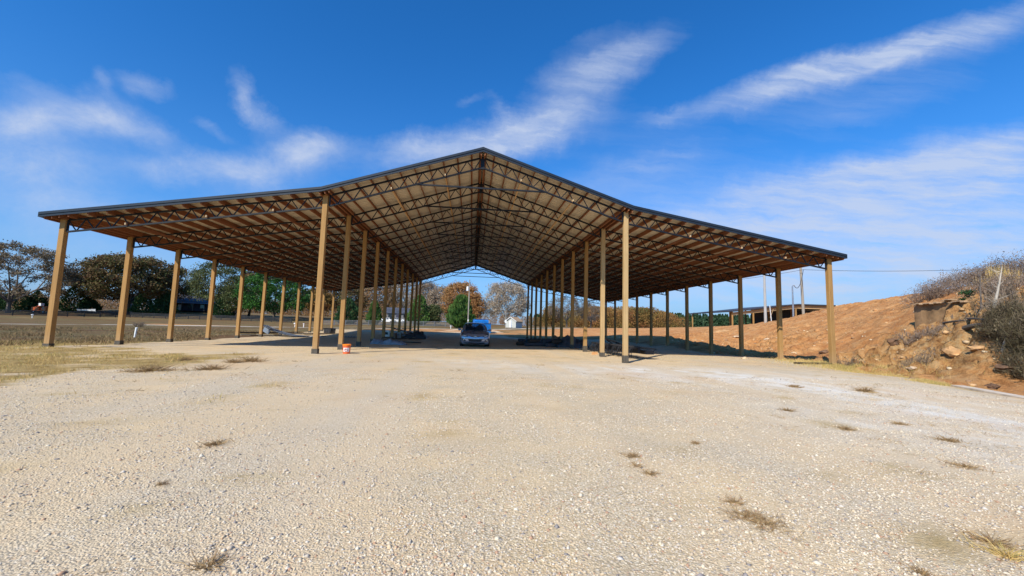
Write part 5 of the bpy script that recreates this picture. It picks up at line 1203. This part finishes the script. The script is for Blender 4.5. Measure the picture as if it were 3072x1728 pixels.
rock(2735, 1112, .2, 'rockpale', 'flat tan stone at the toe of the bank', (1.5, 1, .35), 5)
rock(2860, 1072, .34, 'rock', 'yellow ochre block fallen at the foot of the rock face', (1.2, 1, .8), 6)
rock(2935, 1055, .28, 'rock', 'ochre slab right of the fallen block', (1.5, 1, .6), 7)
rock(2685, 1060, .26, 'rockdark', 'dark brown boulder half buried left of the rock face', (1, 1, 1.1), 8)
rock(2470, 1062, .3, 'rockdark', 'shadowed brown lump behind the right corner post', (1.3, 1, .6), 9)
rock(2300, 1020, .26, 'rockpale', 'whitish rock in the rubble behind the second right post', (1.5, 1, .5), 10)
rock(2210, 1012, .30, 'rockpale', 'broad whitish rock left of the rubble heap', (1.8, 1, .35), 11)

# ------------------------------------------------------------------ brush, saplings, weeds, grass
def bush(px, py, w_, h_, mat, label, seed, group=None, n=700, dd=None, spread=1.0, leafy=0, base=None, name='dry_bush', cat='bush'):
    if base is not None: p = base
    elif dd: q = atd(px, py, dd); p = np.array([q[0], q[1], float(hgt(q[0], q[1]))])
    else: p, _ = gpt(px, py)
    rs = np.random.RandomState(seed); k = n//8
    a = rs.uniform(0, 6.28, k); rr = np.sqrt(rs.rand(k))*w_*.28; b0 = np.stack([np.cos(a)*rr, np.sin(a)*rr, -.05+0*a], 1)
    out = np.stack([np.cos(a)*rs.rand(k)*w_*.32, np.sin(a)*rs.rand(k)*w_*.32, h_*rs.uniform(.5, 1, k)], 1); tip = b0+out*np.array([spread, spread, 1])
    V1, F1 = ribbons(rs, b0, tip, .014+.004*h_)
    kk = rs.randint(0, k, n); t = rs.uniform(.3, 1, (n, 1)); s0 = b0[kk]+(tip[kk]-b0[kk])*t; dn = rs.normal(size=(n, 3)); dn[:, 2] = abs(dn[:, 2])*.8+.2; dn /= np.linalg.norm(dn, axis=1)[:, None]
    V2, F2 = ribbons(rs, s0, s0+dn*rs.uniform(.12, .34, (n, 1))*h_, .010)
    Vs = [V1, V2]; Fs = [F1, F2+len(V1)]
    if leafy:
        c = s0[:leafy]+dn[:leafy]*.25*h_; V3, F3 = clump_leaves(rs, c, np.full(len(c), .10*h_), 5, .05+.012*h_); Vs.append(V3); Fs.append(F3+len(V1)+len(V2))
    Vt = np.concatenate(Vs); Ft = np.concatenate(Fs); low = rs.rand()*0
    zoff = hgt(np.clip(Vt[:, 0]+p[0], -600, 600), Vt[:, 1]+p[1])-p[2]; Vt[:, 2] += zoff*.85
    o = mesh_faces(name, Vt, Ft, M[mat], None); o.location = tuple(p); tag(o, label, cat, group); return o
HB = [(2765, 884, 25.5, 2.0, 1.15, 'brushgrey', 'wispy grey bush leaning out over the left end of the bank top'), (2800, 884, 25, 2.0, 1.35, 'brushgrey', 'grey purple bush above the left end of the concrete wall'), (2838, 880, 24.5, 2.2, 1.3, 'brushgrey', 'dense grey bush above the middle of the concrete wall'),
      (2872, 876, 25, 2.2, 1.5, 'brush', 'brown bush above the right end of the concrete wall'), (2905, 868, 25.5, 2.4, 1.5, 'brushgrey', 'grey bush behind the small flat topped evergreen'), (2940, 862, 25, 2.4, 1.6, 'brush', 'tan brown bush behind the thin bare stick'),
      (2975, 856, 24.5, 2.6, 1.9, 'brush', 'tall brown bush left of the dry grass plume'), (3010, 852, 24, 2.6, 1.9, 'brushgrey', 'tall dark twiggy bush on the hilltop near the right edge'), (3045, 850, 23.5, 2.6, 2.1, 'brush', 'tallest dry bush on the hilltop by the right edge'), (3090, 850, 23, 2.8, 2.2, 'brush', 'hilltop bush cut by the right edge'),
      (2955, 900, 20.5, 2.2, 1.1, 'brushgrey', 'low grey bush right of the concrete wall'), (3000, 905, 19.5, 2.4, 1.2, 'brush', 'brown bush below the dry grass plume'), (3050, 905, 18.5, 2.4, 1.3, 'brushgrey', 'grey bush on the slope at the right edge'),
      (2735, 992, 20, 1.6, .7, 'brushgrey', 'low grey bush left of the rock face'), (2775, 975, 19.5, 1.5, .55, 'brushgrey', 'low grey brown bush under the left end of the concrete wall'), (2850, 962, 18.6, 1.6, .35, 'brush', 'thin brush along the foot of the concrete wall'),
      (2748, 1072, 16.6, 1.1, .95, 'brush', 'brown bush at the lower left corner of the rock face'), (2530, 1092, 18.6, 1.3, .75, 'brush', 'thin dry weed bush right of the right corner post'), (3000, 960, 17.3, 2.0, .8, 'brushdark', 'olive brush on the slope above the dark thicket')]
for i, (px, py, dd, w_, h_, mt_, lb_) in enumerate(HB): bush(px, py, w_, h_*(.72 if px > 2890 and dd > 22 else .85), mt_, lb_, 100+i, 'dry bushes on the dirt bank', 620, dd, 1.2, 120 if h_ > 1 else 30)
for i, (px, dd, h_, lb_) in enumerate([(3035, 14.6, .8, 'dark tangled thicket at the right of the rock face'), (3075, 14.2, 1.2, 'dark olive thicket at the right edge'), (3115, 13.4, 1.4, 'dark thicket cut by the right edge'), (3050, 16.2, .95, 'dark thicket behind the tangled one'), (3090, 13.0, .8, 'lowest dark thicket above the brown rock')]):
    bush(px, 1020, 1.7, h_*.85, 'brushdark' if i != 3 else 'brush', lb_, 200+i, 'dark thickets at the right edge', 3000, dd, 1.25, 90)
# dry grass plumes on the hill
for i, (px, dd, h_, lb_) in enumerate([(2998, 21.5, 1.35, 'tall straw coloured grass plume on the hill near the right edge'), (2962, 22, .8, 'shorter straw coloured grass plume left of the tall one'), (3040, 21, 1.0, 'straw coloured grass plume right of the tall one')]):
    q = atd(px, 900, dd); p = np.array([q[0], q[1], float(hgt(q[0], q[1]))]); rs = np.random.RandomState(300+i); n = 200; a = rs.uniform(0, 6.28, n); r = np.sqrt(rs.rand(n))
    b0 = np.stack([np.cos(a)*r*.25, np.sin(a)*r*.25, -.1+0*a], 1); tp = b0+np.stack([np.cos(a)*r*.25, np.sin(a)*r*.25, h_*rs.uniform(.55, 1, n)], 1); V, Fc = ribbons(rs, b0, tp, .02)
    o = mesh_faces('grass_plume', V, Fc, M['drygrass'], None); o.location = tuple(p); tag(o, lb_, 'dry grass')
def stick(name, pts, rad, mat, label, cat, tw=14, seed=1):
    root = empty(name, tuple(pts[0]), 0, label, cat); P_ = [Vector([float(v) for v in (np.array(q)-np.array(pts[0]))]) for q in pts]; MB().tube(P_, rad, 7).build('trunk', M[mat], root, True)
    if tw:
        rs = np.random.RandomState(seed); k = rs.uniform(.45, 1, tw); ps = np.array([list(P_[0].lerp(P_[-1], t)) for t in k]); idx_ = (k*(len(P_)-1)).astype(int); base = np.array([list(P_[i].lerp(P_[min(i+1, len(P_)-1)], k_*(len(P_)-1)-i)) for i, k_ in zip(idx_, k)])
        dn = rs.normal(size=(tw, 3)); dn[:, 2] = abs(dn[:, 2])+.4; dn /= np.linalg.norm(dn, axis=1)[:, None]; V, Fc = ribbons(rs, base, base+dn*rs.uniform(.2, .7, (tw, 1)), .02); mesh_faces('twigs', V, Fc, M[mat], root)
    return root
g0 = gpt(2960, 992)[0]; dd = float((g0-CAM)@_fw)
stick('sapling', [g0-np.array([0, 0, .2])]+[atd(px, py, dd) for px, py in ((2972, 962), (2986, 905), (2998, 850), (3006, 800))], [.07, .06, .045, .03, .012], 'barkpale', 'pale bare curving sapling growing from the bank', 'sapling', 24, 2)
g0 = gpt(2942, 935)[0]; dd = float((g0-CAM)@_fw); stick('sapling', [g0-np.array([0, 0, .2])]+[atd(px, py, dd) for px, py in ((2943, 900), (2940, 860), (2942, 815))], [.035, .03, .022, .01], 'bargrey', 'thin straight bare stick on the hill left of the pale sapling', 'sapling', 10, 3)
g0 = np.array(atd(2913, 905, 20.3)); g0[2] = float(hgt(g0[0], g0[1])); r_ = stick('small_evergreen', [g0-np.array([0, 0, .2]), g0+np.array([0, 0, .35]), g0+np.array([.02, 0, .72])], [.04, .03, .015], 'barkpale', 'small flat topped evergreen sapling above the right end of the wall', 'sapling', 0)
V, Fc = clump_leaves(np.random.RandomState(9), np.array([[-.3, 0, .66], [.1, 0, .55], [.42, 0, .48], [-.05, 0, .74], [-.2, .1, .36]]), np.array([.22, .26, .26, .2, .16]), 110, .08, .35); mesh_np('crown', V, Fc, M['leaf_conifer'], r_)
for i, (a0, a1, b0, b1, r_, lb_) in enumerate([(2895, 998, 2952, 1000, .10, 'fallen brown log below the pale sapling'), (2905, 960, 2960, 975, .05, 'thin branch lying above the fallen log'), (2985, 970, 3040, 950, .05, 'thin grey branch angled up the slope'), (2830, 975, 2895, 968, .05, 'crooked branch on the ochre slope'), (3008, 1080, 3035, 985, .035, 'pale bent stem in front of the dark thicket')]):
    a = gpt(a0, a1)[0]; b_ = gpt(b0, b1)[0]; m_ = (a+b_)/2; m_[2] = max(m_[2], float(hgt(m_[0], m_[1])))+r_*.8
    o = MB().tube([a+(0, 0, r_), m_+(0, 0, .03), b_+(0, 0, r_)], [r_, r_*.9, r_*.6], 7).build('fallen_branch', M['barkpale'] if i in (2, 4) else M['bark'], None, True); tag(o, lb_, 'branch')
bush(2048, 1040, 1.6, .7, 'bargrey' if False else 'brush', 'bare fallen branch lying on the clay between two right posts', 401, None, 160, 31, 1.6, 0, None, 'fallen_branch', 'branch')
bush(415, 1000, 1.3, .55, 'brush', 'reddish dead shrub behind the white standpipe', 402, None, 500, 42, 1.0, 120)
# weed tufts in the gravel  (2576-wide picture units)
WD = [(543, 1117, .28, .10, 'reddish brown weed tuft alone in the left middle of the gravel'), (408, 1216, .09, .05, 'tiny dead weed left of the reddish tuft, nearer the camera'), (527, 1422, .20, .10, 'spiky grey weed tuft at the bottom left'), (1592, 1146, .12, .06, 'small weed right of centre, upper of three'), (1600, 1170, .16, .04, 'flat weed right of centre, middle of three'), (1635, 1190, .10, .05, 'small weed right of centre, lowest of three'),
      (1846, 1262, .16, .05, 'straggling weed just up and left of the big brown patch'), (1925, 1318, .36, .07, 'big brown weed patch at the lower right'), (1880, 1300, .22, .06, 'left lobe of weeds beside the big brown patch'), (2490, 1362, .34, .12, 'large dark weed clump with pale grass near the bottom right corner'), (2530, 1395, .30, .12, 'pale green grass clump beside the large dark one at the bottom right'), (2316, 1442, .12, .06, 'weed clump cut by the bottom edge'),
      (2128, 1078, .22, .07, 'dead weed right of centre below the white gravel band'), (2176, 982, .28, .16, 'dark curved weed standing in the white gravel'), (2262, 1064, .22, .06, 'flat dry weed in the right gravel, left of two'), (2382, 1106, .3, .07, 'flat dry weed in the right gravel, right of two'), (2430, 1172, .25, .06, 'sparse grey weed by the right edge'), (1980, 1030, .14, .07, 'small dead weed left of the dark curved one'), (2000, 970, .35, .08, 'brown weed mat near the white gravel band'),
      (533, 926, .6, .17, 'large brown weed tuft at the tip of the grass wedge'), (380, 930, .8, .2, 'broad dry tuft in the grass left of the large brown one'), (632, 906, .5, .2, 'dry tuft right of the large brown one'), (590, 908, .45, .15, 'dry tuft between the two brown ones'), (470, 902, .5, .13, 'low tuft at the upper edge of the grass wedge'), (1750, 1112, .07, .04, 'tiny weed in the gravel right of centre')]
for i, (px, py, w_, h_, lb_) in enumerate(WD):
    if i in (0, 1, 2, 9, 10, 11): w_ *= .72; h_ *= .7
    p, d = gpt(px*3072/2576, (py+4)*3072/2576); rs = np.random.RandomState(500+i); n = int(120+420*w_); a = rs.uniform(0, 6.28, n); r = np.abs(rs.normal(size=n))*.5*(1+(.55 if i != 7 else .15)*np.sin(a*2+i)+.35*np.sin(a*5+i*2))
    b0 = np.stack([np.cos(a)*r*w_*.5, np.sin(a)*r*w_*.5, -.005+0*a], 1); tp = b0+np.stack([rs.normal(size=n)*h_*.9, rs.normal(size=n)*h_*.9, h_*rs.uniform(.02, 1, n)**1.6], 1)
    V, Fc = ribbons(rs, b0, tp, .002+.0007*d); o = mesh_faces('weed_tuft', V, Fc, M['drygrass'] if i in (10,) else M['weed'], None); o.location = tuple(p); tag(o, lb_, 'weed', 'weed tufts in the gravel')
# grass
def blades(name, x, y, h0, h1, wd, mat, label, seed):
    rs = np.random.RandomState(seed); n = len(x); p = np.stack([x, y, hgt(x, y)-.01], 1); a = rs.uniform(0, 6.28, n); h_ = rs.uniform(h0, h1, n)*(.5+fbm(x*1.2, y*1.2, 3)); e = np.stack([np.cos(a), np.sin(a), 0*a], 1)*wd
    l = rs.normal(size=(n, 2))*h_[:, None]*.5; tip = p+np.stack([l[:, 0], l[:, 1], h_], 1)
    o = mesh_np(name, np.stack([p-e, p+e, tip], 1).reshape(-1, 3), np.arange(n*3).reshape(-1, 3), M[mat]); tag(o, label, 'grass', None, 'stuff'); return o
rs = np.random.RandomState(8); n = 260000; x = rs.uniform(-30, -1.5, n); y = rs.uniform(3, 22, n); mk_ = np.array(masks(x, y)[1]); keep = (mk_**1.5*(.05+.75*sstep(fbm(x*.9, y*.9, 4), .38, .62)) > rs.rand(n)) & (x > -1.75*y-4); blades('dry_grass', x[keep], y[keep], .03, .11, .005, 'drygrass', 'dry tan grass wedge on the left in front of the posts', 9)
n = 120000; x = rs.uniform(-75, -14.5, n); y = rs.uniform(17, 41, n); mk_ = np.array(masks(x, y)[1]); keep = (mk_ > .5) & (sstep(fbm(x*.5, y*.5, 4), .36, .6) > rs.rand(n)*.9) & (x > -1.75*y-4); blades('field_grass', x[keep], y[keep], .06, .19, .016, 'fieldgrass', 'rough brown grass between the posts and the road', 10)
n = 9000; q0 = gpt(2560, 1103)[0]; x = q0[0]+rs.normal(size=n)*1.2; y = q0[1]+rs.normal(size=n)*1.3; blades('edge_grass', x, y, .05, .17, .006, 'drygrass', 'dry grass along the gravel edge by the right corner post', 11)
pe = [gpt(*q)[0] for q in [(2480, 1097), (2640, 1125), (2760, 1144), (2900, 1164)]]; n = 14000; s = rs.rand(n)*2.999; i_ = s.astype(int); f_ = s-i_; pe = np.array(pe); pp = pe[i_]*(1-f_)[:, None]+pe[i_+1]*f_[:, None]; x = pp[:, 0]+rs.normal(size=n)*.22; y = pp[:, 1]+rs.normal(size=n)*.3; k_ = fbm(x*1.5, y*1.5, 3) > .46; blades('verge_grass', x[k_], y[k_], .03, .10, .005, 'drygrass', 'thin dry grass fringe between gravel and bank', 12)

def scatter_stalks(name, x, y, h0, h1, wd, mat, label, seed, lean=.7):
    rs = np.random.RandomState(seed); n = len(x); p = np.stack([x, y, hgt(x, y)], 1); h_ = rs.uniform(h0, h1, n)
    tip = p+np.stack([rs.normal(size=n)*h_*lean, rs.normal(size=n)*h_*lean, h_*rs.uniform(.1, 1, n)], 1); V, Fc = ribbons(rs, p, tip, wd)
    o = mesh_faces(name, V, Fc, M[mat], None); tag(o, label, 'plant litter', None, 'stuff'); return o
rs = np.random.RandomState(21); nc = 520; cy_ = 2.0*np.exp(rs.rand(nc)*math.log(17/2.0)); cx_ = rs.uniform(-1.0, 1.5, nc)*cy_; kk = (rs.rand(nc) < sstep(fbm(cx_*.25+4, cy_*.35, 3), .40, .58)*(.35+.65*(cx_ > 0))) & (cx_ < 15); cx_, cy_ = cx_[kk], cy_[kk]
m_ = rs.randint(3, 16, len(cx_)); ix = np.repeat(np.arange(len(cx_)), m_); sx = cx_[ix]+rs.normal(size=len(ix))*.07*(1+.05*cy_[ix]); sy = cy_[ix]+rs.normal(size=len(ix))*.05*(1+.05*cy_[ix]); kk = np.array(masks(sx, sy)[0]) > .4
sx, sy = sx[kk], sy[kk]; scatter_stalks('dead_litter', sx, sy, .02, .07, .002+.0006*sy, 'weed', 'scattered dead stems and leaf litter over the gravel lot', 22, 1.1)
n = 9000; x = rs.uniform(15, 30, n); y = rs.uniform(8, 32, n); kk = (np.array(masks(x, y)[4]) > .5) & (rs.rand(n) < sstep(fbm(x*.8, y*.8, 3), .50, .66)); scatter_stalks('bank_roots', x[kk], y[kk], .08, .35, .010, 'brush', 'dead roots and stray stalks over the dirt bank', 23)
